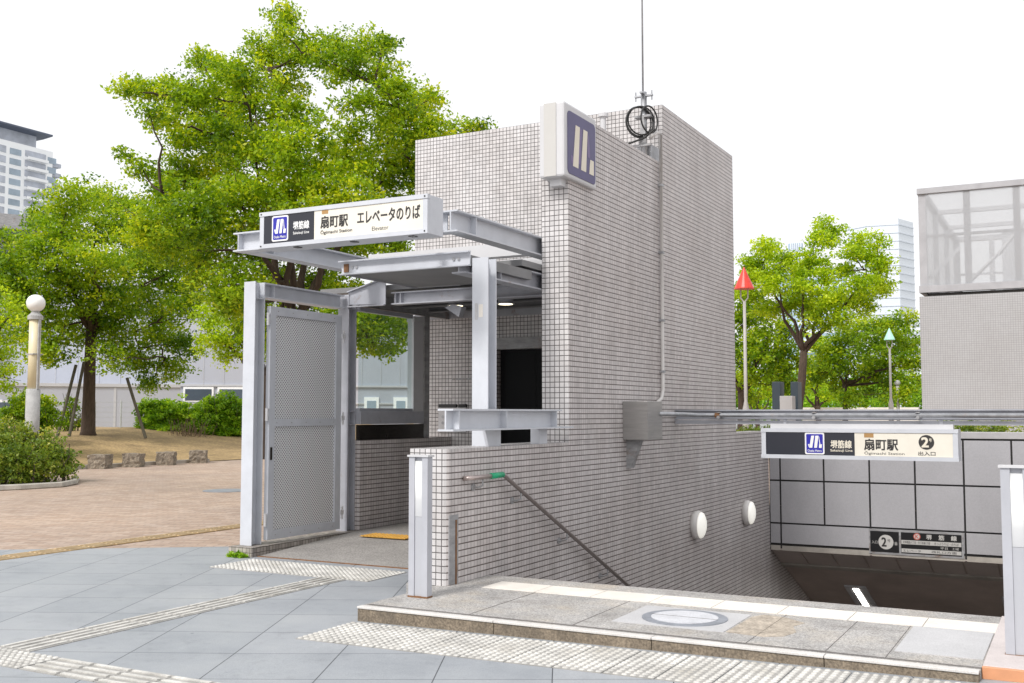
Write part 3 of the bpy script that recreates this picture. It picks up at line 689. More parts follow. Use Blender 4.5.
# ================================================================== LIFT TOWER
FB, FE = 11.88, 14.79; YF = 9.21
tw = thing('lift_tower', (-6, 13.2, 0), 'tall white and grey tiled lift tower with a projecting front fin wall', 'building')
mb = MB()   # shaft with a door recess
X0, X1 = -7.86, AX - .0005
DX0, DX1, DZ = -6.61, -5.50, 2.245
mb.box(X0, DX0, FB, FE, 0, 5.13); mb.box(DX1, X1, FB, FE, 0, 5.13); mb.box(DX0 + .0001, DX1 - .0001, FB, FE, DZ, 5.13); mb.box(DX0, DX1, FB + 1.6, FE, 0, DZ - .001)
ob = mb.build('shaft_wall', 'tile', tw); ob.data.materials.append(MATS['tile_side'])
for p in ob.data.polygons:
    if p.normal.x > .6: p.material_index = 1
mb = MB(); mb.box(-4.606, AX - .0003, YF, FB - .002, 1.1505, 4.405)
ob = mb.build('fin_wall', 'tile', tw); ob.data.materials.append(MATS['tile_side'])
for p in ob.data.polygons:
    if p.normal.x > .6: p.material_index = 1
mb = MB(); mb.box(DX0 - .04, DX1 + .04, FB - .03, FB - .001, DZ, 2.39); mb.box(DX0 - .06, DX0 - .001, FB - .03, FB - .001, PZ, DZ - .001); mb.build('door_frame', 'steel_old', tw)
mb = MB(); mb.box(-7.85, -4.61, FB - .02, FB - .001, 2.67, 2.80); mb.build('lintel_band', 'steel_grey', tw)
mb = MB(); mb.box(DX0 + .01, DX0 + .52, FB + .12, FB + .15, PZ, DZ - .002); mb.box(DX0 + .525, DX1 - .01, FB + .12, FB + .15, PZ, DZ - .002); mb.build('lift_door', 'door_black', tw)
mb = MB(); mb.box(DX0, DX1, FB, FB + .3, .0, PZ + .002); mb.build('door_sill', 'stainless', tw)
t = thing('call_panel', (-7.12, 11.64, 1.3), 'white lift call panel with black displays on the tiled wall left of the lift door', 'control panel')
mb = MB(); mb.box(-7.45, -7.03, FB - .035, FB - .001, 1.18, 1.50); mb.build('panel', 'steel_white', t, bevel=.004)
mb = MB(); mb.box(-7.45, -7.18, FB - .04, FB - .001, 1.502, 1.545); mb.box(-7.14, -7.03, FB - .04, FB - .001, 1.502, 1.545); mb.build('display', 'sign_black2', t)
for zz in (1.30, 1.38): disc(MB(), -7.38, zz, .02, FB - .036).build('button', 'galvanised', t)
tag(MB().box(-7.25, -6.9, FB - .025, FB - .001, 1.86, 1.885).build('handle_bar', 'steel_old', origin=(-7.1, FB, 1.86)), 'thin horizontal bar on the tiled wall beside the lift door', 'bar')
tag(MB().box(-4.66, -4.607, 9.6, 9.72, 2.02, 2.2).build('intercom_box', 'steel_white', origin=(-4.64, 9.66, 2.02), bevel=.004), 'small white box on the inner side of the fin wall', 'intercom')
tag(MB().box(-5.95, -5.55, FB + .5, FB + .9, .2, 1.25).build('lift_seat', 'seat_blue', origin=(-5.75, FB + .7, .2), bevel=.02), 'dark blue seat inside the dark lift', 'seat') if False else None

# blade sign
bs = thing('blade_sign', (-4.37, 9.05, 3.69), 'white cased blade sign with faded blue face and pale mark on the fin wall', 'sign')
MB().box(-4.545, -4.275, 9.03, 9.80, 3.69, 4.425).build('casing', 'steel_white', bs, bevel=.022)
mb = MB(); mb.box(-4.49, -4.36, 9.023, 9.029, 3.70, 4.415); mb.build('end_plate', 'sign_white', bs)
mb = MB(); mb.prism(roundrect(9.10, 9.755, 3.735, 4.35, .05), -4.2749, -4.269, 'x'); mb.build('face', 'sign_faded_blue', bs)
mb = MB()
def q(a, z): return (9.10 + a * .655, 3.735 + z * .615)
for k, pl in enumerate(([q(.17, .14), q(.36, .14), q(.42, .82), q(.27, .82)], [q(.46, .14), q(.64, .14), q(.70, .82), q(.55, .82)], [q(.76, .14), q(.93, .14), q(.93, .38), q(.80, .38)])): mb.prism(pl, -4.2688, -4.2665 + k * .0003, 'x')
mb.build('emblem', 'sign_text_cream', bs)
MB().box(-4.47, -4.345, 9.11, 9.2095, 3.62, 3.69).build('bracket', 'steel_white', bs)
basic('sign_purple', (0.17, 0.13, 0.27), 0.5, 0, 0.1)
mb = MB()
for k, pl in enumerate(([q(.10, .30), q(.17, .30), q(.19, .18), q(.12, .18)], [q(.43, .80), q(.50, .80), q(.43, .22), q(.37, .22)], [q(.71, .80), q(.75, .74), q(.80, .40), q(.70, .40)])): mb.prism(pl, -4.2689, -4.2678 + k * .0003, 'x')
mb.build('emblem_purple', 'sign_purple', bs)  # purple strokes of the mark beside its pale bars

# antenna mast
am = thing('antenna_mast', (-4.44, 11.45, 4.42), 'thin whip antenna on a galvanised mast with coiled black cable on the tower top', 'antenna')
mx, my = -4.41, 11.50
MB().tube([(mx, my, 4.42), (mx, my, 5.19)], .036, 12).build('mast', 'galvanised', am, smooth=True)
MB().tube([(mx - .01, my, 5.18), (mx - .012, my, 9.2)], [.012, .007], 8).build('whip', 'galvanised', am, smooth=True)
mb = MB(); mb.box(mx - .11, mx + .11, my - .02, my + .02, 5.135, 5.155); mb.box(mx - .02, mx + .02, my - .09, my + .09, 5.16, 5.178)
for dx in (-.10, .10): mb.tube([(mx + dx, my, 5.09), (mx + dx, my, 5.20)], .009, 6)
mb.build('clamp', 'galvanised', am)
mb = MB(); mb.box(mx - .10, mx + .10, my - .05, my + .05, 4.88, 4.905); mb.box(mx - .32, mx + .10, my - .06, my - .02, 4.535, 4.56); mb.prism([(mx - .04, 4.56), (mx + .05, 4.56), (mx + .02, 4.88), (mx - .02, 4.88)], my - .055, my - .045, 'y'); mb.build('bracket', 'steel_old', am)
mb = MB()
for (ccx, ccz, rr, tilt) in ((mx - .03, 4.82, .165, .9), (mx - .02, 4.81, .172, .8), (mx + .10, 4.83, .15, 1.25), (mx + .0, 4.83, .16, .7)):
    mb.tube([(ccx + rr * math.cos(a) * math.cos(tilt), my - .09 + rr * math.cos(a) * math.sin(tilt), ccz + rr * math.sin(a) * 1.05) for a in [2 * math.pi * k / 32 for k in range(32)]], .010, 7, closed=True)
mb.tube([(mx - .25, my - .1, 4.55), (mx - .1, my - .1, 4.585), (mx + .05, my - .1, 4.62), (mx + .16, my - .1, 4.70), (mx + .13, my - .05, 4.80)], .012, 7)
mb.build('cable_coil', 'cable_black', am, smooth=True)
t = tag(MB().lathe([(.035, 4.42), (.035, 4.86), (.06, 4.87), (.06, 4.91), (.02, 4.95)], (-4.80, 11.2, 0), 14).build('vent_pipe', 'steel_white', origin=(-4.80, 11.2, 4.42), smooth=False), 'small white capped vent pipe behind the fin wall top', 'vent pipe')
t.location = (-4.80, 11.2, 4.42)
tag(MB().box(AX - .20, AX - .02, 11.55, 11.878, 4.36, 4.58).build('junction_box', 'galvanised', origin=(-4.45, 11.6, 4.4), bevel=.005), 'small grey junction box where the fin wall meets the tower', 'junction box')
cp = thing('conduit_pipe', (AX + .02, 11.73, 1.6), 'thin pale vertical conduit running down the tiled side of the tower', 'pipe')
MB().tube([(AX - .06, 11.60, 4.66), (AX + .02, 11.66, 4.74), (AX + .03, 11.73, 4.72), (AX + .03, 11.73, 2.2), (AX + .03, 11.73, 1.70), (AX + .03, 11.68, 1.60), (AX + .02, 11.5, 1.53)], .021, 10).build('pipe', 'conduit_white', cp, smooth=True)
for z in (4.1, 3.3, 2.5, 1.9): MB().box(AX, AX + .056, 11.70, 11.76, z, z + .025).build('pipe_clip', 'galvanised', cp)

# cable box on the wall
cb = thing('cable_box', (AX + .14, 10.8, 1.14), 'brushed steel cable box with conical bracket on the long tiled wall', 'cable box')
MB().box(AX + .001, -4.046, 10.57, 11.03, 1.143, 1.555).build('box', 'stainless', cb, bevel=.004)
MB().box(AX + .002, -4.04, 10.564, 10.5695, 1.15, 1.548).build('cover', 'stainless', cb)
mb = MB(); mb.prism([(AX, 1.142), (AX + .16, 1.142), (AX + .05, .84), (AX, .84)], 10.66, 10.76, 'y'); mb.build('bracket', 'steel_old', cb)

# wall lamps
def wall_lamp(y, z, lab):
    t = thing('wall_lamp', (AX, y, z), lab, 'wall lamp', 'round lamps on the stairwell wall')
    MB().lathe([(.175, 0.001), (.18, .05), (.165, .085)], (AX, y, z), 32, 'x').build('housing', 'conduit_white', t, smooth=True)
    MB().lathe([(.163, .086), (.155, .105), (.11, .128), (.03, .138)], (AX, y, z), 32, 'x').build('diffuser', 'lamp_on', t, smooth=True)
wall_lamp(12.9, .03, 'round white wall lamp nearer the handrail')
wall_lamp(15.18, -.005, 'round white wall lamp nearer the grey panel wall')

# handrail
hr = thing('handrail', (AX + .07, 7.5, .9), 'brown steel handrail with green grip sloping down the stairwell wall', 'handrail')
hx = AX + .075; zt = .918
endp = (hx, 16.5, zt - .474 * (16.5 - 7.76))
MB().tube([(hx - .07, 7.24, zt - .004), (hx - .02, 7.25, zt), (hx, 7.30, zt), (hx, 7.56, zt)], .019, 12).build('top_rail', 'rail_light', hr, smooth=True)
MB().tube([(hx, 7.55, zt), (hx, 7.755, zt + .002)], .024, 12).build('grip', 'green_plastic', hr, smooth=True)
MB().tube([(hx, 7.75, zt + .001), (hx, 7.79, zt - .008), (hx, 7.83, zt - .030), endp], .019, 12).build('sloping_rail', 'rail_steel', hr, smooth=True)
by = [7.42, 8.08, 9.0, 9.95, 10.9, 11.85, 12.8, 13.75, 14.7, 15.6]
for k, y in enumerate(by):
    z = zt if k == 0 else zt - .474 * (y - 7.76); z -= .018
    mb = MB(); mb.tube([(hx, y, z), (hx, y, z - .05), (hx - .03, y - .02, z - .065), (AX, y - .03, z - .065)], .008, 7); mb.lathe([(.03, 0.001), (.03, .012)], (AX, y - .03, z - .065), 14, 'x')
    mb.build('bracket', 'steel_old', hr)

# light bollards
def bollard(x0, x1, y0, y1, ztop, lab):
    t = thing('light_bollard', ((x0 + x1) / 2, (y0 + y1) / 2, PZ), lab, 'bollard light', 'square steel light bollards')
    w = x1 - x0; a = x0 + w * .30; b = x0 + w * .70
    mb = MB(); mb.box(x0, a, y0, y1, PZ, ztop); mb.box(b, x1, y0, y1, PZ, ztop); mb.box(a, b, y0 + .021, y1 - .021, PZ, ztop); mb.build('frame', 'bollard_paint', t)
    for s in (0, 1):
        yy0, yy1 = (y0 + .008, y0 + .020) if s == 0 else (y1 - .020, y1 - .008)
        MB().box(a + .001, b - .001, yy0, yy1, ztop - .43, ztop - .03).build('lamp_panel', 'bollard_glow', t)
        MB().box(a + .001, b - .001, yy0, yy1, PZ, ztop - .432).build('lower_panel', 'bollard_diffuser', t)
    MB().box(x0 - .01, x1 + .01, y0 - .01, y1 + .01, ztop + .0005, ztop + .014).build('cap', 'steel_white', t)
    MB().box(x0 - .004, x1 + .004, y0 - .004, y1 + .004, PZ + .0005, PZ + .012).build('base', 'rust_brown', t)
bollard(-4.325, -4.165, 6.48, 6.545, 1.112, 'grey light bollard on the step corner in front of the low tiled wall')
bollard(-.405, -.245, 6.46, 6.53, 1.128, 'grey light bollard at the right end of the step')

# ================================================================== GATE SIDE
t = thing('tiled_kerb', (-7.38, 8.1, 0), 'low worn tiled kerb under the mesh gate', 'kerb')
MB().box(-7.56, -7.262, 8.10, 9.90, -.02, .10).build('kerb_face', 'tile_kerb', t)
gt = thing('steel_gate_frame', (-7.40, 8.27, .1), 'pale grey steel post and beam frame around the mesh gate', 'steel frame')
mb = MB(); mb.ibeam('z', .101, 2.77, -7.44, 8.285, .15, .15, tw=.012, tf=.014, stiff=(2.60,)); mb.build('post', 'steel_paint', gt, bevel=.0015)
mb = MB(); mb.ibeam('y', 8.361, 9.69, -7.43, 2.615, .14, .155, stiff=(8.5,)); mb.build('top_beam', 'steel_paint', gt)
mb = MB(); mb.ibeam('z', .101, 2.78, -7.402, 9.80, .15, .15, stiff=(2.62, 1.45, 1.3)); mb.build('post', 'steel_grey', gt, bevel=.0015)
gate = thing('mesh_gate', (-7.36, 8.9, .13), 'closed grey perforated metal gate leaf in pale steel frame', 'gate')
gx0, gx1 = -7.375, -7.325
mb = MB(); mb.box(gx0, gx1, 8.40, 8.49, .14, 2.53); mb.box(gx0, gx1, 9.50, 9.60, .14, 2.53)
mb.box(gx0, gx1, 8.4905, 9.4995, 2.44, 2.53); mb.box(gx0, gx1, 8.4905, 9.4995, .14, .23); mb.box(gx0, gx1, 8.4905, 9.4995, 1.29, 1.37)
mb.build('frame', 'steel_paint', gate, bevel=.002)
for z0, z1 in ((.2305, 1.2895), (1.3705, 2.4395)): MB().box(-7.352, -7.345, 8.4905, 9.4995, z0, z1).build('mesh_panel', 'punched_metal', gate)
for z in (.28, 1.35, 2.33):
    mb = MB(); mb.tube([(-7.335, 8.375, z), (-7.335, 8.375, z + .13)], .016, 8); mb.box(-7.35, -7.33, 8.378, 8.40, z + .03, z + .10); mb.build('hinge', 'steel_white', gate)
for z in (.25, 1.30, 2.22):
    mb = MB(); mb.tube([(-7.315, 9.62, z), (-7.315, 9.62, z + .14)], .012, 8); mb.box(-7.325, -7.305, 9.59, 9.64, z + .05, z + .10); mb.build('latch', 'steel_white', gate)
mb = MB(); mb.tube([(-7.325, 8.52, .62), (-7.318, 8.52, .62)], .03, 12)
mb = MB(); mb.box(-7.324, -7.316, 8.42, 8.45, .95, 1.08); mb.build('lock', 'steel_dark', gate, bevel=.003)
for y in np.linspace(8.52, 9.46, 5):
    for z in (.185, 1.33, 2.485): MB().lathe([(.006, 0), (.004, .004)], (-7.3249, y, z), 6, 'x').build('rivet', 'steel_old', gate)

sc = thing('glass_screen', (-7.3, 10.8, .1), 'glazed side screen with steel rails above a low tiled wall inside the lift entrance', 'glass screen')
MB().box(-7.345, -7.27, 9.885, 11.878, PZ - .08, 1.12).build('tiled_base', 'tile_side', sc)
MB().box(-7.33, -7.285, 9.885, 11.24, 1.121, 1.295).build('dark_rail', 'steel_dark', sc)
mb = MB(); mb.box(-7.37, -7.26, 9.885, 11.20, 1.30, 1.45); mb.box(-7.35, -7.28, 9.885, 10.975, 1.4505, 1.485); mb.build('lower_rail', 'steel_grey', sc)
MB().box(-7.305, -7.297, 9.885, 10.975, 1.4855, 2.60).build('pane', 'glass', sc)
MB().box(-7.35, -7.28, 9.885, 10.975, 2.6005, 2.65).build('top_rail', 'steel_grey', sc)
MB().box(-7.36, -7.27, 10.98, 11.20, 1.4505, 2.56).build('white_post', 'steel_white', sc)
MB().box(-7.37, -7.26, 10.97, 11.21, 2.561, 2.63).build('post_head', 'steel_white', sc)
MB().box(-7.35, -7.28, 11.245, 11.36, 1.121, 2.66).build('dark_post', 'steel_old', sc)

# ================================================================== CANOPY
cn = thing('entrance_canopy', (-5.9, 9.0, 1.15), 'pale grey steel beam canopy over the lift entrance', 'canopy')
mb = MB(); mb.ibeam('z', 1.151, 2.75, -4.463, 7.825, .155, .15); mb.build('column', 'steel_paint', cn, bevel=.0015)
MB().box(-4.475, -4.435, 7.7478, 7.7496, 2.24, 2.35).build('peeled_patch', 'cream_tile', cn); MB().box(-4.512, -4.485, 7.7478, 7.7496, 2.22, 2.36).build('tape_mark', 'pale_tile', cn)
mb = MB(); mb.ibeam('y', 7.76, 11.6, -4.682, 2.63, .14, .165, stiff=(7.95, 8.4)); mb.build('beam', 'steel_grey', cn)
mb = MB(); mb.box(-5.92, -4.56, 7.745, 7.757, 2.69, 2.81); mb.box(-5.93, -4.55, 7.70, 7.7445, 2.800, 2.812); mb.box(-5.93, -4.55, 7.70, 7.7445, 2.683, 2.695); mb.build('front_channel', 'steel_paint', cn)
for x in (-5.80, -5.75, -4.72, -4.67): disc(MB(), x, 2.75, .014, 7.7445, th=.008, seg=10).build('bolt', 'galvanised', cn)
MB().box(-5.89, -5.84, 7.735, 7.7445, 2.71, 2.785).build('end_tab', 'rust_brown', cn)
MB().box(-5.92, -4.61, 7.76, 9.0, 2.705, 2.795).build('roof_panel', 'soffit', cn)
MB().box(-5.92, -4.61, 8.8, 9.8645, 2.82, 2.88).build('roof_panel', 'soffit', cn)
MB().box(-7.36, -7.30, 9.87, 11.87, 2.662, 2.819).build('closing_fascia', 'steel_old', cn)  # added to close the sky gap and darken the lift bay
MB().box(-7.85, -4.61, 9.865, 11.878, 2.82, 2.88).build('roof_panel', 'soffit', cn)
mb = MB(); mb.box(-5.925, -5.918, 7.76, 9.0, 2.69, 2.81); mb.build('side_trim', 'steel_grey', cn)
# rear cross beam with tapered haunch
mb = MB(); mb.prism([(-7.34, 2.665), (-6.83, 2.645), (-6.83, 2.93), (-7.34, 2.80)], 9.735, 9.747, 'y'); mb.prism([(-7.34, 2.801), (-6.83, 2.931), (-6.83, 2.943), (-7.34, 2.813)], 9.70, 9.84, 'y'); mb.box(-7.34, -6.83, 9.70, 9.7345, 2.630, 2.644); mb.build('haunch', 'steel_grey', cn)
mb = MB(); mb.ibeam('x', -6.825, -4.755, 9.90, 2.65, .13, .14, stiff=(-6.77, -6.70)); mb.build('rear_beam', 'steel_grey', cn)
for yy in (10.7, 11.3):
    mb = MB(); mb.ibeam('x', -7.25, -4.755, yy, 2.70, .09, .11); mb.build('ceiling_beam', 'beam_dark', cn)
# outrigger frame that carries the sign
mb = MB(); mb.ibeam('x', -7.13, -4.757, 7.70, 2.975, .15, .181, stiff=(-7.07,)); mb.build('outrigger_beam', 'steel_paint', cn)
mb = MB(); mb.ibeam('y', 7.78, 11.878, -7.02, 2.972, .16, .181, stiff=(8.0,)); mb.build('outrigger_beam', 'steel_paint', cn)
mb = MB(); mb.ibeam('y', 7.62, 11.6, -4.682, 2.970, .14, .186, stiff=(7.95,)); mb.build('outrigger_beam', 'steel_paint', cn)
mb = MB(); mb.ibeam('x', -6.93, -4.755, 9.62, 3.05, .14, .135); mb.box(-6.93, -4.755, 9.545, 9.549, 3.05, 3.185); mb.build('cross_beam', 'steel_white', cn)
for y in (8.1, 8.35, 8.8, 9.05): MB().lathe([(.012, 3.157), (.008, 3.175)], (-4.64, y, 0), 8).build('bolt', 'galvanised', cn)
mb = MB(); mb.box(-5.7, -4.607, 10.4, 10.45, 3.05, 3.15); mb.box(-5.3, -4.607, 10.0, 10.04, 3.0, 3.06); mb.build('purlin', 'steel_white', cn)
def downlight(x, y, lab):
    t = thing('downlight', (x, y, 2.64), lab, 'ceiling light', 'lit downlights under the canopy')
    MB().lathe([(.085, 2.80), (.085, 2.66), (.10, 2.655), (.10, 2.645)], (x, y, 0), 22).build('rim', 'steel_grey', t)
    MB().lathe([(.078, 2.6445), (.078, 2.640)], (x, y, 0), 22).build('lens', 'downlight_on', t)
downlight(-6.22, 10.25, 'lit round downlight under the canopy left of the column')
downlight(-5.63, 10.35, 'lit round downlight under the canopy right of the column')
t = thing('security_camera', (-6.15, 10.0, 2.62), 'small camera on a bracket hanging under the canopy beside the left downlight', 'camera')
mb = MB(); mb.tube([(-6.25, 10.05, 2.8), (-6.25, 10.05, 2.66)], .012, 8); mb.build('mount', 'steel_old', t)
mb = MB(); mb.prism([(-6.2, 2.60), (-6.02, 2.49), (-5.98, 2.60), (-6.1, 2.63)], 9.98, 10.08, 'y'); mb.build('camera_body', 'steel_grey', t)

# barrier beam standing on the low wall
bb = thing('rail_beam', (-4.42, 8.0, 1.15), 'short pale steel I-beam rail on stubs above the low tiled wall', 'steel beam')
mb = MB(); mb.ibeam('y', 6.93, 8.86, -4.295, 1.29, .14, .172, stiff=(7.03, 7.80, 8.76)); mb.box(-4.40, -4.23, 8.861, 9.12, 1.29, 1.304); mb.build('beam', 'steel_paint', bb)
mb = MB(); mb.box(-4.42, -4.33, 8.60, 8.76, 1.151, 1.289); mb.build('stub', 'steel_paint', bb)
mb = MB(); mb.prism([(7.72, 1.151), (7.93, 1.151), (7.93, 1.289), (7.66, 1.289)], -4.386, -4.36, 'x'); mb.build('stub', 'steel_paint', bb)

# ---------------------------------------------------------------- the lift sign on the canopy
sg = thing('lift_station_sign', (-5.37, 7.2, 2.85), 'long boxed elevator sign on the canopy, black left part and cream right part', 'sign')
sx0, sx1, sy0, sy1, sz0, sz1 = -6.235, -4.510, 7.00, 7.23, 2.850, 3.165
mb = MB(); mb.box(sx0, sx1, sy0 + .03, sy1, sz0 + .001, sz1 - .001); mb.build('casing', 'steel_paint', sg, bevel=.003)
for xx in (-5.9, -4.9): MB().box(xx, xx + .06, 7.231, 7.624, 3.0, 3.06).build('hanger', 'steel_grey', sg)
mb = MB(); mb.box(sx0 - .004, sx1 + .004, sy0 - .012, sy0 + .029, sz0, sz0 + .036); mb.box(sx0 - .004, sx1 + .004, sy0 - .012, sy0 + .029, sz1 - .036, sz1)
mb.box(sx0, sx0 + .045, sy0 - .006, sy0 + .029, sz0 + .0365, sz1 - .0365); mb.box(sx1 - .045, sx1, sy0 - .006, sy0 + .029, sz0 + .0365, sz1 - .0365); mb.build('frame', 'steel_paint', sg)
for xx in (sx0 + .02, sx1 - .022):
    for zz in (sz0 + .018, sz1 - .018): MB().lathe([(.007, sy0 - .016), (.007, sy0 - .0122)], (xx, 0, zz), 8, 'y').build('screw', 'steel_dark', sg)
for xx in (-5.9, -5.3, -4.72): MB().box(xx, xx + .05, sy0 + .04, sy0 + .10, sz0 - .006, sz0 + .0005).build('under_clip', 'steel_dark', sg)
px0, px1 = sx0 + .046, sx1 - .046; pz0, pz1 = sz0 + .037, sz1 - .037; PY = sy0 - .004; W_ = px1 - px0; H_ = pz1 - pz0
xm = px0 + W_ * .335
MB().box(px0, xm, PY, sy0 + .029, pz0, pz1).build('black_panel', 'sign_black', sg)
MB().box(xm + .001, px1, PY, sy0 + .029, pz0, pz1).build('cream_panel', 'sign_cream', sg)
def LT(s, u0, u1, v0, v1, mat, bold=0.0, parent=sg, o=(px0, W_, pz0, H_, PY), name='lettering'):
    return lettering(s, o[0] + u0 * o[1], o[0] + u1 * o[1], o[2] + v0 * o[3], o[2] + v1 * o[3], o[4] - .0015, '-y', mat, parent, bold, name)
def logo(x0, x1, z0, z1, plane, parent):
    mb = MB(); mb.prism(roundrect(x0, x1, z0, z1, .018), plane - .002, plane, 'y'); mb.build('logo_border', 'sign_text_white', parent)
    e = (x1 - x0) * .075; mb = MB(); mb.prism(roundrect(x0 + e, x1 - e, z0 + e, z1 - e, .012), plane - .0035, plane - .0021, 'y'); mb.build('logo_field', 'sign_blue', parent)
    w = x1 - x0; h = z1 - z0
    emblem(x0 + w * .16, x0 + w * .88, z0 + h * .30, z0 + h * .86, plane - .0036, '-y', parent)
    lettering('Osaka Metro', x0 + w * .14, x0 + w * .86, z0 + h * .12, z0 + h * .22, plane - .0045, '-y', 'sign_text_white', parent, .01)
logo(px0 + W_ * .055, px0 + W_ * .165, pz0 + H_ * .06, pz0 + H_ * .97, PY, sg)
LT('堺筋線', .198, .303, .42, .70, 'sign_text_white', .02); LT('Sakaisuji Line', .198, .303, .22, .34, 'sign_text_white', .01)
MB().box(px0 + W_ * .385, px0 + W_ * .425, PY - .002, PY - .0001, pz0 + H_ * .86, pz0 + H_ * .99).build('number_tag', 'sign_orange', sg)
LT('扇町駅', .378, .550, .36, .78, 'sign_text_dark', .02); LT('Ōgimachi Station', .378, .578, .12, .30, 'sign_text_dark', .008)
LT('エレベータのりば', .61, .985, .38, .82, 'sign_text_dark', .025); LT('Elevator', .70, .80, .10, .24, 'sign_text_dark')
# fluorescent fittings below are part of the casing edge

# ---------------------------------------------------------------- overhead beam, pipe and exit sign over the stairs
ob_ = thing('overhead_beam', (-1.5, 12.2, 1.35), 'grey steel channel spanning over the stairs with a stained pipe along it', 'steel beam')
mb = MB(); mb.ibeam('x', AX + .001, 5.0, 12.27, 1.352, .12, .118); mb.build('beam', 'steel_grey', ob_)
mb = MB(); mb.box(AX + .001, 5.0, 12.20, 12.216, 1.30, 1.345); mb.build('lower_angle', 'steel_grey', ob_)
MB().tube([(-4.05, 10.95, 1.42), (-4.02, 11.6, 1.415), (-3.98, 12.05, 1.405), (-3.9, 12.15, 1.403), (5.0, 12.15, 1.403)], .025, 12).build('pipe', 'galvanised', ob_, smooth=True)
for x in (-3.75, -2.65, -1.55, -.45, .65):
    mb = MB(); mb.box(x - .02, x + .02, 12.118, 12.20, 1.366, 1.378); mb.box(x - .02, x + .02, 12.118, 12.20, 1.43, 1.442); mb.tube([(x, 12.10, 1.38), (x, 12.118, 1.38)], .02, 8); mb.build('pipe_clamp', 'steel_old', ob_)
MB().tube([(-3.80, 12.15, 1.403), (-3.74, 12.15, 1.403)], .031, 12).build('rusty_coupling', 'rust_brown', ob_)
es = thing('exit_sign', (-2.18, 12.0, .93), 'long station exit sign hanging under the overhead beam above the stairs', 'sign')
sx0, sx1, sy0, sy1, sz0, sz1 = -3.213, -1.143, 12.0, 12.30, .922, 1.258
mb = MB(); mb.box(sx0, sx1, sy0 + .03, sy1, sz0 + .001, sz1 - .001); mb.build('casing', 'steel_paint', es, bevel=.003)
mb = MB(); mb.box(sx0 + .09, sx1 - .05, sy0 + .05, sy0 + .18, sz1, sz1 + .05); mb.build('top_cover', 'steel_white', es)
mb = MB(); mb.box(sx0 - .004, sx1 + .004, sy0 - .012, sy0 + .029, sz0, sz0 + .042); mb.box(sx0 - .004, sx1 + .004, sy0 - .012, sy0 + .029, sz1 - .042, sz1)
mb.box(sx0, sx0 + .05, sy0 - .006, sy0 + .029, sz0 + .0425, sz1 - .0425); mb.box(sx1 - .05, sx1, sy0 - .006, sy0 + .029, sz0 + .0425, sz1 - .0425); mb.build('frame', 'steel_paint', es)
for xx in (sx0 + .2, sx1 - .2):
    mb = MB(); mb.box(xx, xx + .04, 12.19, 12.21, sz1, 1.352); mb.build('hanger', 'steel_grey', es)
px0, px1 = sx0 + .051, sx1 - .051; pz0, pz1 = sz0 + .043, sz1 - .043; PY = sy0 - .004; W_ = px1 - px0; H_ = pz1 - pz0; xm = px0 + W_ * .494
MB().box(px0, xm, PY, sy0 + .029, pz0, pz1).build('black_panel', 'sign_black', es)
MB().box(xm + .001, px1, PY, sy0 + .029, pz0, pz1).build('cream_panel', 'sign_cream', es)
o2 = (px0, W_, pz0, H_, PY)
logo(px0 + W_ * .222, px0 + W_ * .330, pz0 + H_ * .03, pz0 + H_ * .99, PY, es)
K = dict(parent=es, o=o2)
LT('堺筋線', .365, .478, .32, .66, 'sign_text_cream', .03, **K); LT('Sakaisuji Line', .362, .482, .14, .27, 'sign_text_cream', .01, **K)
MB().box(px0 + W_ * .546, px0 + W_ * .596, PY - .002, PY - .0001, pz0 + H_ * .80, pz0 + H_ * .98).build('number_tag', 'sign_orange', es)
LT('扇町駅', .546, .722, .26, .74, 'sign_text_dark', .02, **K); LT('Ōgimachi Station', .546, .755, .03, .21, 'sign_text_dark', 0.0, **K)
mb = MB(); disc(mb, px0 + W_ * .868, pz0 + H_ * .62, .078, PY); mb.build('number_disc', 'sign_text_dark', es)
lettering('2', px0 + W_ * .844, px0 + W_ * .878, pz0 + H_ * .42, pz0 + H_ * .82, PY - .004, '-y', 'sign_text_cream', es, .03)
lettering('号', px0 + W_ * .882, px0 + W_ * .895, pz0 + H_ * .64, pz0 + H_ * .78, PY - .004, '-y', 'sign_text_cream', es, .02)
LT('出入口', .826, .912, .06, .23, 'sign_text_dark', .01, **K)
# small direction board on the grey wall
ds = thing('direction_board', (-2.2, GY - .01, -.68), 'small black line-guide board with a number two disc on the grey panel wall', 'sign')
BY = GY - .012; bx0, bx1, bz0, bz1 = -2.885, -1.56, -.682, -.312; bxm = -2.44
MB().box(bx0, bx1, BY, GY - .0025, bz0, bz1).build('backplate', 'steel_old', ds)
MB().box(bx0 + .02, bxm - .015, BY - .003, BY - .0002, bz0 + .03, bz1 - .03).build('number_panel', 'sign_black2', ds)
MB().box(bxm + .015, bx1 - .03, BY - .003, BY - .0002, bz0 + .03, bz1 - .03).build('line_panel', 'sign_black2', ds)
mb = MB(); disc(mb, -2.64, -.50, .108, BY - .0032, th=.002); mb.build('number_disc', 'sign_white', ds)
b_ = lambda s, a, b, c, d, m, w=0: lettering(s, a, b, c, d, BY - .0065, '-y', m, ds, w)
b_('2', -2.70, -2.635, -.565, -.435, 'sign_text_dark', .03); b_('号', -2.62, -2.575, -.50, -.455, 'sign_text_dark')
b_('入口', -2.845, -2.76, -.53, -.485, 'sign_white'); b_('番', -2.52, -2.475, -.54, -.49, 'sign_white')
mb = MB(); disc(mb, -2.20, -.395, .05, BY - .0032, th=.001); mb.build('line_ring', 'sign_red', ds)
mb = MB(); disc(mb, -2.20, -.395, .038, BY - .0043, th=.001); mb.build('line_disc', 'sign_white', ds)
b_('K', -2.222, -2.178, -.42, -.37, 'sign_red', .03)
for s, x in (('堺', -2.07), ('筋', -1.90), ('線', -1.73)): b_(s, x, x + .075, -.43, -.36, 'sign_white', .02)
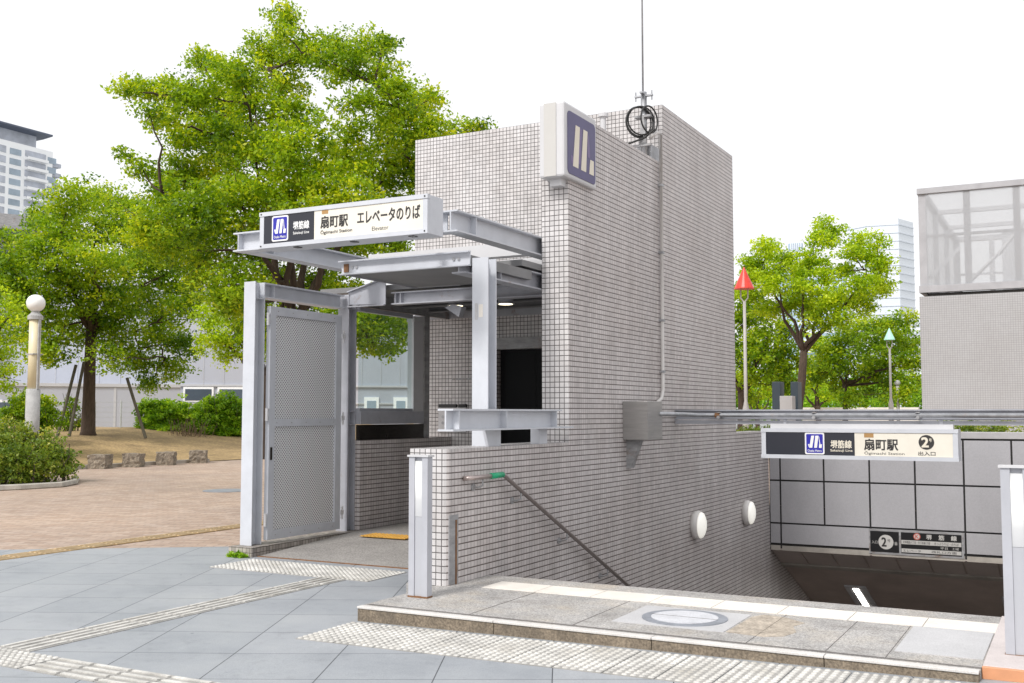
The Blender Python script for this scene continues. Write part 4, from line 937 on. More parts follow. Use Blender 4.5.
for z0, z1 in ((-.515, -.455), (-.635, -.58)): MB().box(bxm + .02, bx1 - .035, BY - .0045, BY - .0032, z0, z1).build('text_band', 'sign_white', ds)
b_('天神橋筋六丁目・天下茶屋 方面', -2.40, -2.02, -.505, -.465, 'sign_text_dark'); b_('5:00 — 24:00', -1.95, -1.66, -.505, -.465, 'sign_text_dark') if False else None
b_('きっぷうりば・のりば', -1.96, -1.63, -.505, -.465, 'sign_text_dark')
b_('平日', -1.88, -1.78, -.565, -.53, 'sign_white'); b_('土曜', -1.72, -1.63, -.565, -.53, 'sign_white')
b_('エレベータ', -2.40, -2.15, -.625, -.59, 'sign_text_dark'); b_('改札口方面', -2.0, -1.66, -.625, -.59, 'sign_text_dark')

for o in ds.children:      # the board follows the panel grid of the wall
    me = o.data
    if me.users == 1: me.transform(Matrix(((KG, 0, 0, 0), (0, 1, 0, 0), (0, 0, KG, 1.43 * (1 - KG)), (0, 0, 0, 1))))

# ================================================================== RIGHT: ventilation tower with net cage
vt = thing('vent_tower', (0, 28, 0), 'grey tiled ventilation block carrying a white steel mesh cage', 'building')
VX0, VX1, VY0, VY1 = -3.22, 8.0, 26.0, 34.0
mb = MB(); mb.box(VX0, VX1, VY0, VY1, 0, 4.12); mb.build('block_wall', 'tile_far', vt)
MB().box(VX0 + .15, VX1 - .1, VY0 + .2, VY1 - .2, 4.121, 4.208).build('dark_gap_fill', 'steel_dark', vt)  # dark fill standing in for the shaded gap under the cage
fr = MB(); z0, z1 = 4.21, 6.65
for (xx) in (VX0 + .02, VX0 + .99, VX0 + 2.02, VX0 + 3.05, VX0 + 4.6, VX0 + 7, VX1 - .16):
    for yy in (VY0 + .03, VY1 - .2):
        w = .17 if (xx < VX0 + .1) else .14
        fr.box(xx, xx + w, yy, yy + .12, z0, z1)
for yy in (VY0, VY1 - .16):
    fr.box(VX0, VX1, yy - .02, yy + .16, z0 + .0, z0 + .16); fr.box(VX0, VX1, yy - .02, yy + .16, z1 - .13, z1)
    fr.box(VX0 + .2, VX1, yy + .04, yy + .09, 5.50, 5.56)
for xx in (VX0, VX1 - .16): fr.box(xx + .003, xx + .157, VY0 + .17, VY1 - .18, z0 + .003, z0 + .15); fr.box(xx + .003, xx + .157, VY0 + .17, VY1 - .18, z1 - .12, z1 - .003)
for yy in (28.5, 31): fr.box(VX0 + .05, VX0 + .17, yy, yy + .1, z0 + .1, z1 - .1); fr.box(VX0 + .1, VX1 - .1, yy, yy + .12, z1 - .2, z1 - .1)
fr.build('cage_frame', 'cage_paint', vt)
br = MB()
for (a, b) in (((VX0 + 1.6, VY0 + 1.6, 5.2), (VX0 + 2.6, VY0 + 1.6, 6.5)), ((VX0 + 3.6, VY0 + 1.6, 5.2), (VX0 + 2.7, VY0 + 1.6, 6.5)), ((VX0 + .3, VY0 + 4, 4.4), (VX0 + 2.2, VY0 + 4, 6.3)), ((VX0 + .2, VY0 + .4, 4.6), (VX0 + .2, VY1 - .4, 6.3))): br.tube([a, b], .05, 6)
br.build('brace', 'steel_white', vt)
MB().box(VX0 + 1.6, VX1 - 2, VY0 + 3, VY1 - 1.5, 4.12, 6.0).build('louvre_housing', 'wall_light', vt)
mb = MB()
for k in range(16): mb.box(VX0 + 2.6, VX1 - 3, VY0 + 2.9, VY0 + 2.99, 4.3 + k * .1, 4.35 + k * .1)
mb.build('louvre', 'steel_old', vt)
mb = MB(); mb.box(VX0 + .18, VX1 - .1, VY0 + .02, VY0 + .025, z0 + .16, z1 - .13); mb.box(VX0 + .02, VX0 + .025, VY0 + .2, VY1 - .2, z0 + .16, z1 - .13); mb.build('netting', 'fine_netting', vt)
MB().box(VX0 + 2.42, VX0 + 2.95, VY0 - .03, VY0 + .15, 4.122, 4.165).build('orange_pad', 'safety_orange', vt)
tag(leaves('weed', [(-1.85, 25.9, 1.75, .12), (-1.7, 25.9, 1.55, .12)], 'leaf_fresh', None, leaf=.06, dens=.8, cl=.08, per=10, origin=(-1.8, 25.9, 1.5)), 'small weed growing in front of the grey tiled ventilation block', 'weed') if False else None
hd = thing('low_hedge', (1.0, 17.8, 0), 'yellow-green low hedge just behind the top of the grey panel wall', 'hedge')
leaves('foliage', [(-1.9 + .35 * i, 17.7 + .2 * math.sin(i * 2.1), 1.02 + .05 * math.sin(i * 1.3), .30) for i in range(17)] + [(-1.9 + .35 * i, 17.9, .55, .35) for i in range(17)], 'leaf_azalea', hd, leaf=.05, dens=.7, cl=.12, per=26, seed=3)
hd = thing('low_hedge', (-4.6, 18.2, 0), 'small yellow-green hedge behind the tiled wall end beside the red cone pole', 'hedge')
leaves('foliage', [(-5.1 + .3 * i, 18.3, .95, .3) for i in range(4)], 'leaf_azalea', hd, leaf=.05, dens=.7, cl=.12, per=26, seed=4)

# poles with coloured cones
def cone_pole(u, vt_, vb, vcone, D, lab, cmat, r, zb=0.0):
    p = at(u, vb, D); top = at(u, vt_, D); cb = at(u, vcone, D)
    t = thing('cone_pole', (p.x, p.y, zb), lab, 'pole', 'poles topped with coloured cones')
    MB().lathe([(.10, zb), (.10, p.z), (.045, p.z + .25), (r, p.z + .35), (r * .85, cb.z - .35)], (p.x, p.y, 0), 12).build('pole', 'pole_white', t, smooth=True)
    mb = MB()
    for s in (-1, 1): mb.tube([(p.x, p.y, cb.z - .38), (p.x + s * .10, p.y, cb.z - .25), (p.x + s * .10, p.y, cb.z + .02)], .022, 6)
    mb.build('fork', 'pole_white', t)
    h = top.z - cb.z; MB().lathe([(h * .45, cb.z), (h * .44, cb.z + .03), (.01, top.z)], (p.x, p.y, 0), 20).build('cone', cmat, t)
    return t
cone_pole(746, 267, 410, 289, 30, 'tall pale pole with a red cone beside the tower', 'cone_red', .05)
cone_pole(891, 328, 404, 340, 45, 'pale pole with a mint green cone left of the ventilation block', 'cone_green', .05)
def globe_post(u, v, D, lab, r=.13):
    p = at(u, v, D); t = thing('globe_post', (p.x, p.y, 0), lab, 'lamp post')
    MB().tube([(p.x, p.y, 0), (p.x, p.y, p.z - r)], .07, 10).build('post', 'pole_white', t, smooth=True)
    MB().lathe([(.02, -r), (r * .7, -r * .7), (r, 0), (r * .7, r * .7), (.02, r)], p, 14).build('globe', 'concrete', t, smooth=True)
globe_post(897.5, 383, 48, 'small round-topped lamp post beside the mint cone pole')
for u, w, lab in ((778, 8, 'dark slim slab pillar left of the light grey block'), (796, 7, 'dark slim slab pillar right of the light grey block')):
    p = at(u, 382, 34); a = w / FPX * 34 / 2
    tag(MB().box(p.x - a, p.x + a, p.y - .25, p.y + .25, 0, p.z).build('slab_pillar', 'post_navy', origin=(p.x, p.y, 0), bevel=.01), lab, 'pillar', 'dark slab pillars in the park')
p = at(787.5, 396, 33.2); tag(MB().box(p.x - .19, p.x + .19, p.y - .2, p.y + .2, 0, p.z).build('stone_plinth', 'kiosk_grey', origin=(p.x, p.y, 0), bevel=.01), 'light grey block between the two dark slab pillars', 'plinth')
p = at(797, 408, 44); 
t = thing('park_bench_wall', (at(870, 408, 46).x, at(870, 408, 46).y, 0), 'low beige park wall under the trees behind the overhead beam', 'wall')
a = at(800, 402, 60); b = at(918, 402, 60); mb = MB(); mb.prism([(a.x, a.y), (b.x, b.y), (b.x, b.y + .5), (a.x, a.y + .5)], 0, a.z - .3); mb.build('wall_face', 'cream_tile', t)

# ================================================================== TREES
def tr(name, lab, cat, u, vb, D, zb, blobs, mat, **k):
    p = at(u, vb, D); return tree(name, lab, cat, (p.x, p.y, zb), D, blobs, mat, **k)
T1 = [(225, 302, 16), (252, 318, 16), (275, 330, 18), (365, 332, 16), (404, 320, 13), (385, 352, 9), (160, 245, 20), (338, 76, 13), (322, 60, 14), (346, 104, 9), (284, 14, 15), (282, 34, 12), (302, 48, 24), (268, 55, 22), (335, 48, 20), (372, 48, 22), (384, 42, 10), (352, 62, 18), (205, 62, 15), (222, 70, 16), (240, 78, 22),
      (126, 89, 12), (144, 90, 14), (165, 92, 18), (190, 95, 22), (166, 120, 14), (150, 115, 10), (128, 157, 9), (142, 168, 12), (215, 110, 28), (255, 105, 30), (190, 135, 24), (225, 140, 28), (285, 85, 22), (295, 115, 22),
      (385, 80, 20), (400, 98, 20), (432, 98, 13), (420, 110, 18), (365, 98, 14), (350, 128, 15), (385, 120, 22), (410, 130, 24), (436, 130, 18), (455, 130, 9), (470, 128, 10), (484, 126, 7), (445, 150, 20),
      (300, 150, 32), (345, 160, 32), (390, 165, 34), (425, 170, 26), (255, 155, 32), (215, 172, 30), (180, 175, 24), (165, 200, 24), (195, 215, 32), (240, 205, 34), (290, 195, 34), (340, 200, 34), (385, 205, 30), (415, 215, 26),
      (150, 225, 24), (175, 250, 26), (215, 250, 32), (260, 250, 32), (305, 240, 32), (350, 240, 30), (390, 245, 26), (200, 280, 20), (235, 285, 24), (275, 290, 26), (315, 285, 26), (345, 290, 22), (300, 325, 22), (340, 320, 22), (375, 318, 24), (398, 335, 16), (370, 345, 14), (250, 300, 18)]
tr('camphor_tree', 'big yellow-green tree rising behind the lift entrance canopy', 'tree', 290, 480, 22, 0, T1, 'leaf_camphor', tr=.20, fork=3.2, leaf=.082, dens=1.25, cl=.26, per=34, seed=1)
T2 = [(8, 262, 16), (10, 285, 18), (18, 300, 16), (6, 240, 12), (200, 262, 14), (190, 290, 14), (28, 245, 18), (48, 222, 20), (72, 200, 20), (98, 195, 16), (120, 205, 20), (60, 232, 22), (95, 225, 26), (135, 230, 24), (160, 245, 22), (25, 272, 22), (55, 262, 26), (95, 260, 28), (135, 265, 28), (170, 275, 22), (35, 300, 22), (70, 295, 26), (110, 297, 28), (150, 300, 26), (180, 312, 18), (45, 328, 20), (80, 330, 20), (120, 330, 26), (160, 335, 24), (184, 345, 16), (55, 350, 14), (110, 358, 14), (140, 365, 18), (170, 368, 16), (35, 352, 14), (22, 330, 14), (148, 385, 10)]
tr('park_tree', 'broad green tree on the dry grass mound with a brown trunk', 'tree', 88, 433, 38, .70, T2, 'leaf_zelkova', tr=.21, fork=3.6, leaf=.125, dens=1.15, cl=.42, per=34, seed=2)
tr('park_tree', 'light green tree partly cut by the left picture edge behind the lamp post', 'tree', -40, 433, 32, .5, [(-15, 300, 24), (-5, 330, 22), (2, 358, 20), (-25, 340, 26), (-30, 370, 24), (8, 318, 14), (-45, 310, 30), (5, 378, 14)], 'leaf_fresh', tr=.2, fork=1.8, leaf=.1, dens=.6, cl=.35, per=30, seed=3)
tr('park_tree', 'bright green tree in front of the grey building left of the gate post', 'tree', 262, 440, 34, 0, [(208, 318, 12), (226, 310, 15), (216, 335, 14), (236, 335, 17), (204, 348, 8), (230, 356, 12), (250, 320, 20), (262, 345, 18), (280, 325, 20), (245, 300, 14)], 'leaf_fresh', tr=.16, fork=2.6, leaf=.1, dens=1.1, cl=.32, per=32, seed=4)
R1 = [(752, 262, 12), (768, 250, 13), (760, 275, 15), (782, 262, 13), (748, 292, 12), (776, 285, 15), (800, 268, 12), (826, 224, 9), (836, 232, 7), (818, 236, 10), (828, 242, 8), (812, 262, 13), (802, 282, 15), (825, 275, 12), (848, 250, 10), (860, 242, 10), (868, 255, 12), (880, 240, 8), (884, 262, 10), (878, 275, 12), (882, 290, 9), (862, 285, 14), (846, 272, 10), (850, 300, 14), (830, 298, 15), (810, 305, 16), (866, 308, 9), (790, 305, 14), (845, 318, 11), (770, 308, 14), (820, 322, 12)]
tr('park_tree', 'leaning bright green tree with a forked dark trunk right of the tower', 'tree', 793, 405, 40, 0, R1, 'leaf_fresh', tr=.17, fork=3.2, trunk_top=at(804, 348, 40), leaf=.12, dens=1.15, cl=.34, per=34, seed=5, depth=.8)
R3 = [(742, 318, 14), (756, 325, 16), (772, 330, 16), (745, 345, 16), (765, 352, 18), (782, 348, 14), (748, 372, 16), (768, 374, 16), (785, 370, 12), (735, 360, 14), (722, 345, 18)]
R3 += [(740, 310, 16), (752, 350, 18), (775, 368, 16), (790, 385, 14), (745, 390, 14), (750, 300, 12), (738, 288, 12), (792, 335, 12), (798, 362, 12), (762, 312, 10)]
tr('park_tree', 'dark green tree close behind the right edge of the tower', 'tree', 742, 408, 46, 0, R3, 'leaf_zelkova', tr=.22, fork=2.4, leaf=.15, dens=.7, cl=.42, per=32, seed=6)
R4 = [(825, 345, 12), (815, 372, 14), (838, 362, 16), (850, 330, 10), (888, 328, 12), (905, 345, 14), (875, 372, 16), (900, 398, 12), (850, 396, 12), (862, 328, 12), (880, 322, 12), (898, 320, 10), (910, 318, 8), (848, 338, 14), (870, 345, 16), (892, 340, 16), (912, 338, 14), (835, 352, 14), (855, 362, 17), (880, 365, 18), (904, 362, 17), (822, 366, 14), (840, 380, 14), (865, 384, 14), (890, 384, 14), (912, 382, 14), (930, 355, 18), (940, 375, 18)]
tr('park_tree', 'wide green tree beneath the pale skyscraper', 'tree', 845, 410, 50, 0, R4, 'leaf_zelkova', tr=.13, fork=2.8, leaf=.15, dens=.7, cl=.42, per=34, seed=7)
R5 = [(815, 345, 12), (806, 365, 12), (818, 385, 12), (800, 385, 10), (832, 395, 10)]
tr('park_tree', 'small pale green tree between the leaning tree and the wide tree', 'tree', 818, 410, 58, 0, R5, 'leaf_fresh', tr=.16, fork=1.8, leaf=.16, dens=.7, cl=.42, per=30, seed=8)
R6 = [(745, 392, 10), (760, 388, 12), (775, 392, 10), (730, 385, 14), (756, 400, 10)]
tr('park_tree', 'low bright green tree far behind the red cone pole', 'tree', 757, 412, 62, 0, R6, 'leaf_fresh', tr=.14, fork=1.2, leaf=.16, dens=.7, cl=.42, per=30, seed=9)
# background belt of wood that closes the horizon
wd = MB(); bl = []
rg = random.Random(3)
for i in range(34):
    u = 690 + i * 11; p = at(u, 398 + rg.uniform(-6, 3), 95 + rg.uniform(-4, 4)); bl.append((p.x, p.y, max(1.2, p.z), 2.0))
for i in range(40):
    u = -160 + i * 9; p = at(u, 405, 100 + rg.uniform(-4, 4)); 
tag(leaves('distant_wood', bl, 'leaf_shrub', None, leaf=.30, dens=.5, cl=.9, per=30, origin=(at(850, 413, 95).x, at(850, 413, 95).y, 0), seed=12), 'distant belt of green park trees along the horizon', 'wood', kind='stuff')

def bush(name, lab, u_list, D, zb, mat, seed, leaf=.08, r=.55, dens=.8, cl=.2, per=26, group=None, base=None, stems=True):
    ps = [at(u, v, D + dd) for (u, v, dd) in u_list]; p0 = base or ps[0]
    t = thing(name, (p0.x, p0.y, zb), lab, 'shrub', group)
    leaves('foliage', [(p.x, p.y, p.z, rr) for p, rr in zip(ps, r if isinstance(r, list) else [r] * len(ps))], mat, t, leaf, dens, cl=cl, per=per, seed=seed)
    mb = MB(); random.seed(seed)
    for p in ps:
        for _ in range(4): limb(mb, (p.x + random.uniform(-.2, .2), p.y + random.uniform(-.2, .2), zb), (p.x + random.uniform(-.5, .5), p.y + random.uniform(-.5, .5), p.z + .3), .02, .006, .05, 3, 5)
    mb.build('stems', 'bark_grey', t)
bush('azalea_bush', 'spreading yellow-green bush in the left foreground under the lamp post', [(-30, 450, 0), (-8, 445, .6), (10, 440, 0), (28, 446, .3), (45, 450, 0), (58, 458, 0), (15, 462, -.8), (-15, 466, -.8), (40, 468, -.6), (64, 470, -.3), (-45, 462, 0), (0, 455, -.4), (25, 470, -.9), (-30, 475, -1.0)], 24, 0, 'leaf_azalea', 21, leaf=.065, r=[.45, .5, .45, .45, .4, .35, .5, .5, .4, .25, .5, .5, .35, .4], dens=.8, cl=.16)
bush('tall_shrub', 'tall bright green shrub left of the white gate post, left one of two', [(155, 422, 0), (172, 414, .5), (165, 434, 0), (148, 410, 0), (182, 430, .3), (162, 408, 0), (186, 412, .3)], 42, .1, 'leaf_shrub', 22, leaf=.12, r=[.6, .66, .6, .4, .6, .35, .4], dens=1.0)
bush('tall_shrub', 'tall bright green shrub directly against the white gate post', [(205, 417, 0), (220, 411, .5), (215, 432, 0), (235, 420, .2), (232, 436, 0), (250, 416, .5), (212, 404, 0), (232, 403, 0)], 42, .1, 'leaf_shrub', 23, leaf=.12, r=[.6, .66, .66, .66, .6, .66, .3, .35], dens=1.0)
t = thing('dead_shrub', (at(188, 446, 40.6).x, at(188, 446, 40.6).y, 0), 'dry brown twiggy bush between the two bright green shrubs', 'shrub')
mb = MB(); random.seed(5)
for k in range(130):
    p = at(188 + random.uniform(-15, 15), 446, 40.6 + random.uniform(-.4, .4)); limb(mb, (p.x, p.y, 0), (p.x + random.uniform(-.5, .5), p.y + random.uniform(-.4, .4), random.uniform(.5, 1.3)), .014, .004, .1, 3, 4)
mb.build('twigs', 'dead_twig', t)
bush('round_shrub', 'round dark green shrub behind the lamp post', [(30, 415, 0), (42, 408, .3), (25, 402, 0), (48, 420, 0), (15, 415, 0), (35, 425, 0)], 35, .4, 'leaf_zelkova', 24, leaf=.09, r=[.5, .45, .4, .35, .4, .5], dens=1.0)
bush('young_shrub', 'thin dark green young shrub left of the brown trunk', [(70, 412, 0), (75, 422, 0), (66, 425, 0), (72, 402, 0)], 40, .6, 'leaf_zelkova', 25, leaf=.10, r=[.3, .25, .25, .2], dens=.5)
# timber props
for (a, b, lab) in (((57, 432), (76, 365), 'thin pale timber prop leaning left of the brown trunk'), ((69, 432), (84, 362), 'dark timber prop close beside the brown trunk'), ((146, 425), (127, 378), 'dark timber prop leaning right of the brown trunk')):
    p = at(a[0], a[1], 37.2); q_ = at(b[0], b[1], 37.8); p.z = min(p.z, .75)
    tag(MB().tube([p - Vector((0, 0, .15)), q_], .05, 8).build('timber_prop', 'wood_prop', origin=(p.x, p.y, p.z)), lab, 'tree prop')

# ---------------------------------------------------------------- stones, kerb, lamp
st0 = None
for i, (u, v, s) in enumerate(((101, 462, 1.0), (135, 460.5, .98), (168, 459, .96), (199, 457, 1.0))):
    X = -22.3; 
    y = (19.15, 20.15, 21.3, 22.6)[i]; X = (-22.3, -22.2, -22.2, -22.3)[i]
    mb = MB(); mb.box(-.23, .23, -.21, .21, -.05, .36); bm = mb.bm
    bmesh.ops.subdivide_edges(bm, edges=list(bm.edges), cuts=5, use_grid_fill=True); rr = random.Random(i)
    for v_ in bm.verts: v_.co += Vector((rr.uniform(-.02, .02), rr.uniform(-.02, .02), rr.uniform(-.015, .015)))
    o = mb.build('stone_block', 'stone_block'); o.location = (X, y, 0); o.rotation_euler.z = R(20 + 6 * i)
    tag(o, ('leftmost rough stone block in the row at the edge of the mound', 'second rough stone block from the left in the row at the mound', 'third rough stone block from the left in the row at the mound', 'rightmost rough stone block in the row, nearest the tall green shrubs')[i], 'stone block', 'rough stone blocks along the mound')
mb = MB(); mb.box(-22.62, -22.45, 14, 23.2, 0, .10); struct('mound_kerb', mb, 'rust_strip')
mb = MB(); a = at(195, 452, 40); b = at(330, 450, 40); mb.prism([(a.x, a.y), (b.x, b.y), (b.x - .1, b.y + .18), (a.x - .1, a.y + .18)], 0, .12); struct('planting_kerb', mb, 'rust_strip')
c = [at(u, 480, D) for u, D in ((-60, 21.6), (20, 21.9), (60, 22.3), (74, 23.0), (76, 24.5))]
mb = MB(); mb.tube([(p.x, p.y, .04) for p in c], .07, 6); struct('bed_kerb', mb, 'rust_strip')
p = at(32, 430, 30); q_ = at(33, 304, 30)
t = thing('globe_street_lamp', (p.x, p.y, 0), 'thick round lamp column with white globe, cream upper panel and grey concrete base', 'street lamp')
MB().tube([(p.x, p.y, 0), (p.x, p.y, 2.05)], .175, 20).build('base_column', 'concrete', t, smooth=True)
MB().tube([(p.x, p.y, 2.051), (p.x, p.y, 3.84)], .145, 20).build('cream_column', 'lamp_cream', t, smooth=True)
MB().lathe([(.19, 3.841), (.19, 3.94), (.15, 3.97), (.10, 4.03), (.10, 4.07)], (p.x, p.y, 0), 20).build('collar', 'concrete', t)
mb = MB()
for s in (-1, 1): mb.box(p.x + s * .165 - .02, p.x + s * .165 + .02, p.y - .03, p.y + .03, 2.05, 3.84)
mb.box(p.x - .155, p.x + .155, p.y - .155, p.y + .155, 2.93, 2.96); mb.build('ribs', 'concrete', t)
MB().lathe([(.01 + .225 * math.sin(math.pi * k / 14), 4.27 - .225 * math.cos(math.pi * k / 14)) for k in range(15)], (p.x, p.y, 0), 24).build('globe', 'globe_white', t, smooth=True)

# wire fence behind the mound
t = thing('wire_fence', (at(150, 425, 44).x, at(150, 425, 44).y, 0), 'thin pale wire fence in front of the grey building', 'fence')
mb = MB(); pts = [at(u, 409, 44) for u in (95, 121, 147, 173, 199, 225)]
for pp in pts: mb.tube([(pp.x, pp.y, 0), (pp.x, pp.y, 1.9)], .035, 6)
mb.build('post', 'fence_wire', t)
for zz in np.linspace(.5, 1.85, 8):
    pass
mb = MB()
for zz in np.linspace(.5, 1.85, 8): mb.tube([(pp.x, pp.y, zz) for pp in pts], .010, 4)
mb.build('wires', 'fence_wire', t)

# ================================================================== BUILDINGS
def facade_box(name, lab, u0, u1, D, ztop, mat, depth=12):
    a = at(u0, 413, D); b = at(u1, 413, D); d = (b - a).normalized(); n = Vector((-d.y, d.x, 0))
    if n.dot(a) < 0: n = -n
    t = thing(name, ((a.x + b.x) / 2, (a.y + b.y) / 2, 0), lab, 'building')
    mb = MB(); mb.prism([(a.x, a.y), (b.x, b.y), (b.x + n.x * depth, b.y + n.y * depth), (a.x + n.x * depth, a.y + n.y * depth)], 0, ztop); mb.build('wall', mat, t)
    M = Matrix(((d.x, n.x, 0, a.x), (d.y, n.y, 0, a.y), (0, 0, 1, 0), (0, 0, 0, 1)))
    return t, M, (b - a).length
t, M, W = facade_box('low_building', 'low pale blue-grey building wall seen under the broad tree', -90, 180, 52, 2.75, 'wall_bluegrey', 8)
mb = MB(); mb.box(0, W, -.06, -.001, 2.62, 2.76, M); mb.box(W * .735, W * .745, -.02, -.001, 0, 2.6, M); mb.build('trim', 'wall_light', t)
for x in (W * .25, W * .32):
    mb = MB(); mb.box(x, x + 1.0, -.05, -.002, 1.1, 2.0, M); w_ = mb.build('window', 'wall_white', t); MB().box(x + .1, x + .9, -.07, -.051, 1.2, 1.9, M).build('pane', 'window_dark', w_)
t, M, W = facade_box('grey_building', 'tall light grey building with a band of windows behind the tall shrubs', 10, 480, 60, 8.3, 'wall_bluegrey', 14)
k = W / 470
mb = MB(); mb.box(-.05, W, -.10, -.001, 2.84, 2.95, M); mb.box(-.05, W, -.06, -.001, 1.90, 2.0, M)
for x in range(1, 23): mb.box(x * 1.05, x * 1.05 + .03, -.02, -.001, 2.96, 8.25, M)
for z in (5.2, 6.7): mb.box(0, W, -.02, -.001, z, z + .03, M)
mb.build('trim', 'wall_light', t)
x = 162 * k
while x < 250 * k:
    mb = MB(); mb.box(x, x + 1.55, -.08, -.002, 2.02, 2.82, M); w_ = mb.build('window', 'wall_white', t); MB().box(x + .1, x + 1.45, -.1, -.081, 2.10, 2.70, M).build('pane', 'window_dark', w_); x += 1.75
for u in (360, 391):
    x = (u - 10 - 5) * k; mb = MB(); mb.box(x, x + .8, -.08, -.002, 1.0, 2.3, M); w_ = mb.build('window', 'wall_white', t); MB().box(x + .15, x + .65, -.1, -.081, 1.1, 2.1, M).build('pane', 'window_blue', w_)
t, M, W = facade_box('eaved_building', 'building with a wide dark flat eave at the left edge behind the broad tree', -160, 26, 64, 11.3, 'wall_bluegrey', 16)
mb = MB(); mb.box(-1, W + .4, -1.2, 3, 11.35, 12.15, M); mb.build('eave', 'steel_old', t)
mb = MB(); mb.box(-1, W + .2, -.9, -.02, 10.9, 11.34, M); mb.build('eave_soffit', 'tower_slate', t)
for i in range(8):
    x = W - 1.6 - i * 1.9; mb = MB(); mb.box(x, x + 1.3, -.06, -.002, 9.2, 10.6, M); w_ = mb.build('window', 'wall_light', t); MB().box(x + .1, x + 1.2, -.08, -.061, 9.3, 10.5, M).build('pane', 'window_dark', w_)

# apartment tower far left (long face runs parallel to the lift tower side)
D = 350; c = at(53, 150, D); XF = c.x; YE = c.y
y_of = lambda u: YE + (u - 53) / 53 * (YE - (lambda q: q)(0)) if False else None
def yplane(u):
    r_ = at(u, 300, 1.0); return r_.y / r_.x * XF
zt_ = at(53, 152, D).z
t = thing('apartment_tower', (XF - 10, YE - 20, 0), 'white high-rise apartment tower with dark sloping roof canopy at the far left', 'building')
YS = yplane(-40)
mb = MB(); mb.box(XF - 22, XF, YS, YE, 0, zt_); mb.build('wall', 'wall_white', t)
fh = 3.02
for f in range(14):
    z = zt_ - 1.2 - (f + 1) * fh
    ya, yb = yplane(5), yplane(16.5); MB().box(XF + .01, XF + .12, ya, yb, z + .5, z + 2.3).build('window', 'window_blue', t)
    ya, yb = yplane(43.5), yplane(52); MB().box(XF + .01, XF + .12, ya, yb, z + .5, z + 2.3).build('window', 'window_blue', t)
    ya, yb = yplane(20.5), yplane(41.5); w_ = MB().box(XF + .01, XF + .15, ya, yb, z + .9, z + 2.75).build('balcony', 'balcony_shade', t)
    mb = MB(); mb.box(XF + .2, XF + 1.5, ya, yb, z - .1, z + .12); mb.box(XF + 1.4, XF + 1.5, ya, yb, z + .12, z + .75)
    mb.build('balcony_slab', 'wall_white', w_)
    mb = MB(); mb.box(XF - 7, XF - .5, YE + .05, YE + 3.5, z - .1, z + .15); mb.box(XF - .6, XF - .5, YE + .05, YE + 3.5, z + .15, z + 1.1); mb.build('end_balcony', 'balcony_shade', t)
    ya, yb = yplane(-30), yplane(1); MB().box(XF + .01, XF + .15, ya, yb, z + .5, z + 2.5).build('window', 'balcony_shade', t)
ua = lambda u, v: at(u, v, D)
zr0, zr1 = at(50, 133, D).z, at(48, 150, D).z
mb = MB(); mb.box(XF - 16, XF - 3, YS, yplane(38), zt_, zt_ + 5); mb.build('penthouse', 'balcony_shade', t)
mb = MB(); ye = yplane(47)
mb.prism([(XF - 22, zt_ + 4), (XF - 4, zt_ + 4.2), (XF + .5, zt_ + 4.6), (XF + .5, zt_ + 5.1), (XF - 22, zt_ + 7.4)], YS, ye, 'y'); mb.build('roof_canopy', 'tower_slate', t)
# far glass towers on the right
def prism_tower(name, lab, us, D, vtop, mats, vtops=None):
    ps = [at(u, 413, D + dd) for u, dd in us]; z = at(us[0][0], vtop, D).z
    t = thing(name, (ps[1].x, ps[1].y, 0), lab, 'skyscraper')
    mb = MB(); f = ps[-1] + (ps[-1]).normalized() * 30; g_ = ps[0] + ps[0].normalized() * 30
    mb.prism([(p.x, p.y) for p in ps] + [(f.x, f.y), (g_.x, g_.y)], 0, z); mb.build('facade', mats, t)
    return t, ps, z
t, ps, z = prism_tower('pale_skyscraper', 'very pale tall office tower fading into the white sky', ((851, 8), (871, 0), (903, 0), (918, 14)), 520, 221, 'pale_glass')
mb = MB()
for k in range(26):
    zz = z - 3 - k * 3.8
    for a, b in ((ps[0], ps[1]), (ps[1], ps[2]), (ps[2], ps[3])):
        d_ = (b - a).normalized(); nn = Vector((d_.y, -d_.x, 0)); nn = nn if nn.dot(a) < 0 else -nn; a2 = a + nn * .25; b2 = b + nn * .25
        mb.prism([(a2.x, a2.y), (b2.x, b2.y), (b2.x - nn.x * .2, b2.y - nn.y * .2), (a2.x - nn.x * .2, a2.y - nn.y * .2)], zz, zz + (.5 if k < 16 else 1.4))
mb.build('floor_bands', 'pale_glass_side', t)
t, ps, z = prism_tower('blue_skyscraper', 'slim blue glass tower behind the leaning tree', ((791, 3), (794, 0), (804, 0), (806, 3)), 480, 243, 'blue_glass')
mb = MB()
for i in range(6): q_ = ps[1].lerp(ps[2], i / 5); s = q_.normalized() * -.4; mb.box(q_.x - .25 + s.x, q_.x + .25 + s.x, q_.y + s.y - .2, q_.y + s.y + .2, 0, z)
mb.build('mullions', 'pale_glass', t)
t, ps, z = prism_tower('blue_office_block', 'blue-tinted office block glimpsed through the leaning tree', ((780, 3), (800, 0), (846, 0), (850, 6)), 430, 270, 'blue_glass')
mb = MB()
for i in range(12): mb.box(min(ps[1].x, ps[2].x), max(ps[1].x, ps[2].x), ps[1].y - .6, ps[1].y - .5, z - 4 - i * 3.6, z - 2.6 - i * 3.6)
mb.build('floor_bands', 'pale_glass', t)
t, ps, z = prism_tower('pale_office_block', 'pale office block with rows of small windows low behind the trees', ((868, 6), (880, 0), (926, 0), (930, 4)), 380, 318, 'pale_glass')
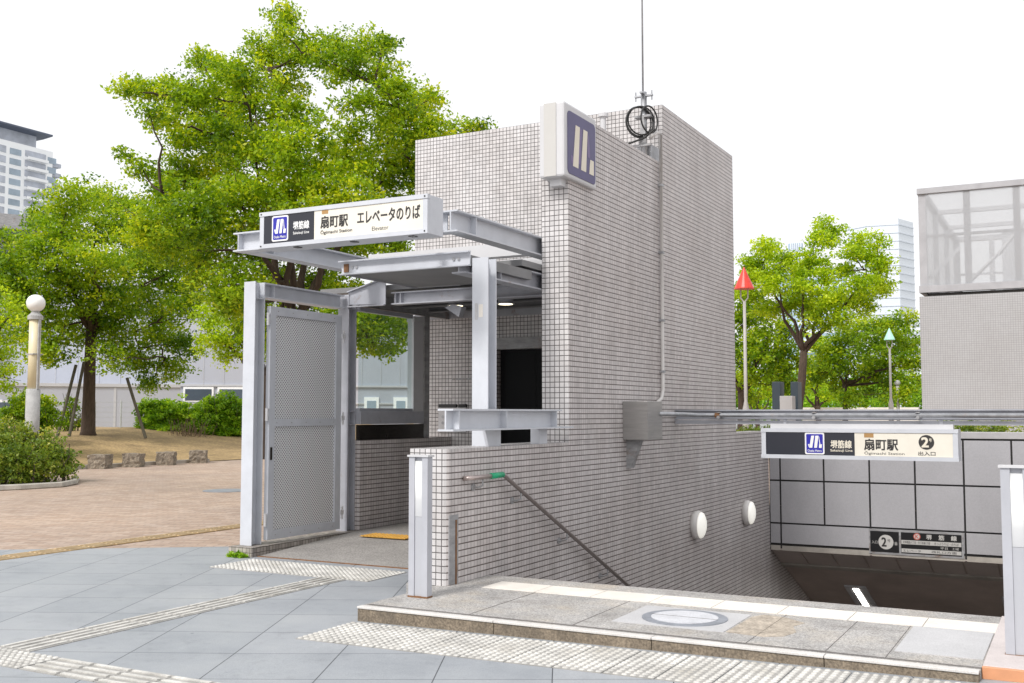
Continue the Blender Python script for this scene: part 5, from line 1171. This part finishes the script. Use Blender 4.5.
for i in range(5):
    for j in range(14):
        q_ = ps[1].lerp(ps[2], (j + .3) / 14); s = q_.normalized() * -.5; MB().box(q_.x + s.x - .4, q_.x + s.x + .4, q_.y + s.y - .1, q_.y + s.y + .1, z - 3 - i * 3.2, z - 1.6 - i * 3.2).build('window', 'pale_line', t)

# ================================================================== LIGHT
wd_ = bpy.data.worlds.new('World'); S.world = wd_; wd_.use_nodes = True; nt = wd_.node_tree
bg = nt.nodes['Background']; sky = nt.nodes.new('ShaderNodeTexSky'); sky.sky_type = 'NISHITA'; sky.sun_disc = False
SUN_EL, SUN_AZ = 47, 190   # azimuth clockwise from +Y: the sun stands behind the camera, to its left
sky.sun_elevation = R(SUN_EL); sky.sun_rotation = R(SUN_AZ); sky.air_density = 1.0; sky.dust_density = 6.0; sky.ozone_density = 1.0
bw = nt.nodes.new('ShaderNodeRGBToBW'); nt.links.new(sky.outputs[0], bw.inputs[0])
mx = nt.nodes.new('ShaderNodeMix'); mx.data_type = 'RGBA'; mx.inputs[0].default_value = 0.88; nt.links.new(sky.outputs[0], mx.inputs[6])
cl = nt.nodes.new('ShaderNodeMix'); cl.data_type = 'RGBA'; cl.blend_type = 'MIX'; cl.inputs[0].default_value = .82
cmb = nt.nodes.new('ShaderNodeCombineColor'); 
for i in range(3): nt.links.new(bw.outputs[0], cmb.inputs[i])
nt.links.new(cmb.outputs[0], cl.inputs[6]); cl.inputs[7].default_value = (11.2, 11.2, 11.35, 1)   # thin overcast veil
nt.links.new(cl.outputs[2], mx.inputs[7]); nt.links.new(mx.outputs[2], bg.inputs[0]); bg.inputs[1].default_value = 0.085
sd = bpy.data.lights.new('sun', 'SUN'); sd.energy = 1.8; sd.angle = R(11); sd.color = (1, .97, .93)
so = bpy.data.objects.new('sun', sd); COL.objects.link(so)
az, el = R(SUN_AZ), R(SUN_EL); dirv = Vector((math.sin(az) * math.cos(el), math.cos(az) * math.cos(el), math.sin(el)))
so.rotation_euler = dirv.to_track_quat('Z', 'Y').to_euler(); so.location = dirv * 50
S.view_settings.view_transform = 'Standard'; S.view_settings.look = 'None'; S.view_settings.exposure = 0.54; S.view_settings.gamma = 1
S.render.engine = 'CYCLES'; S.cycles.use_denoising = True; S.cycles.max_bounces = 8; S.cycles.transparent_max_bounces = 12
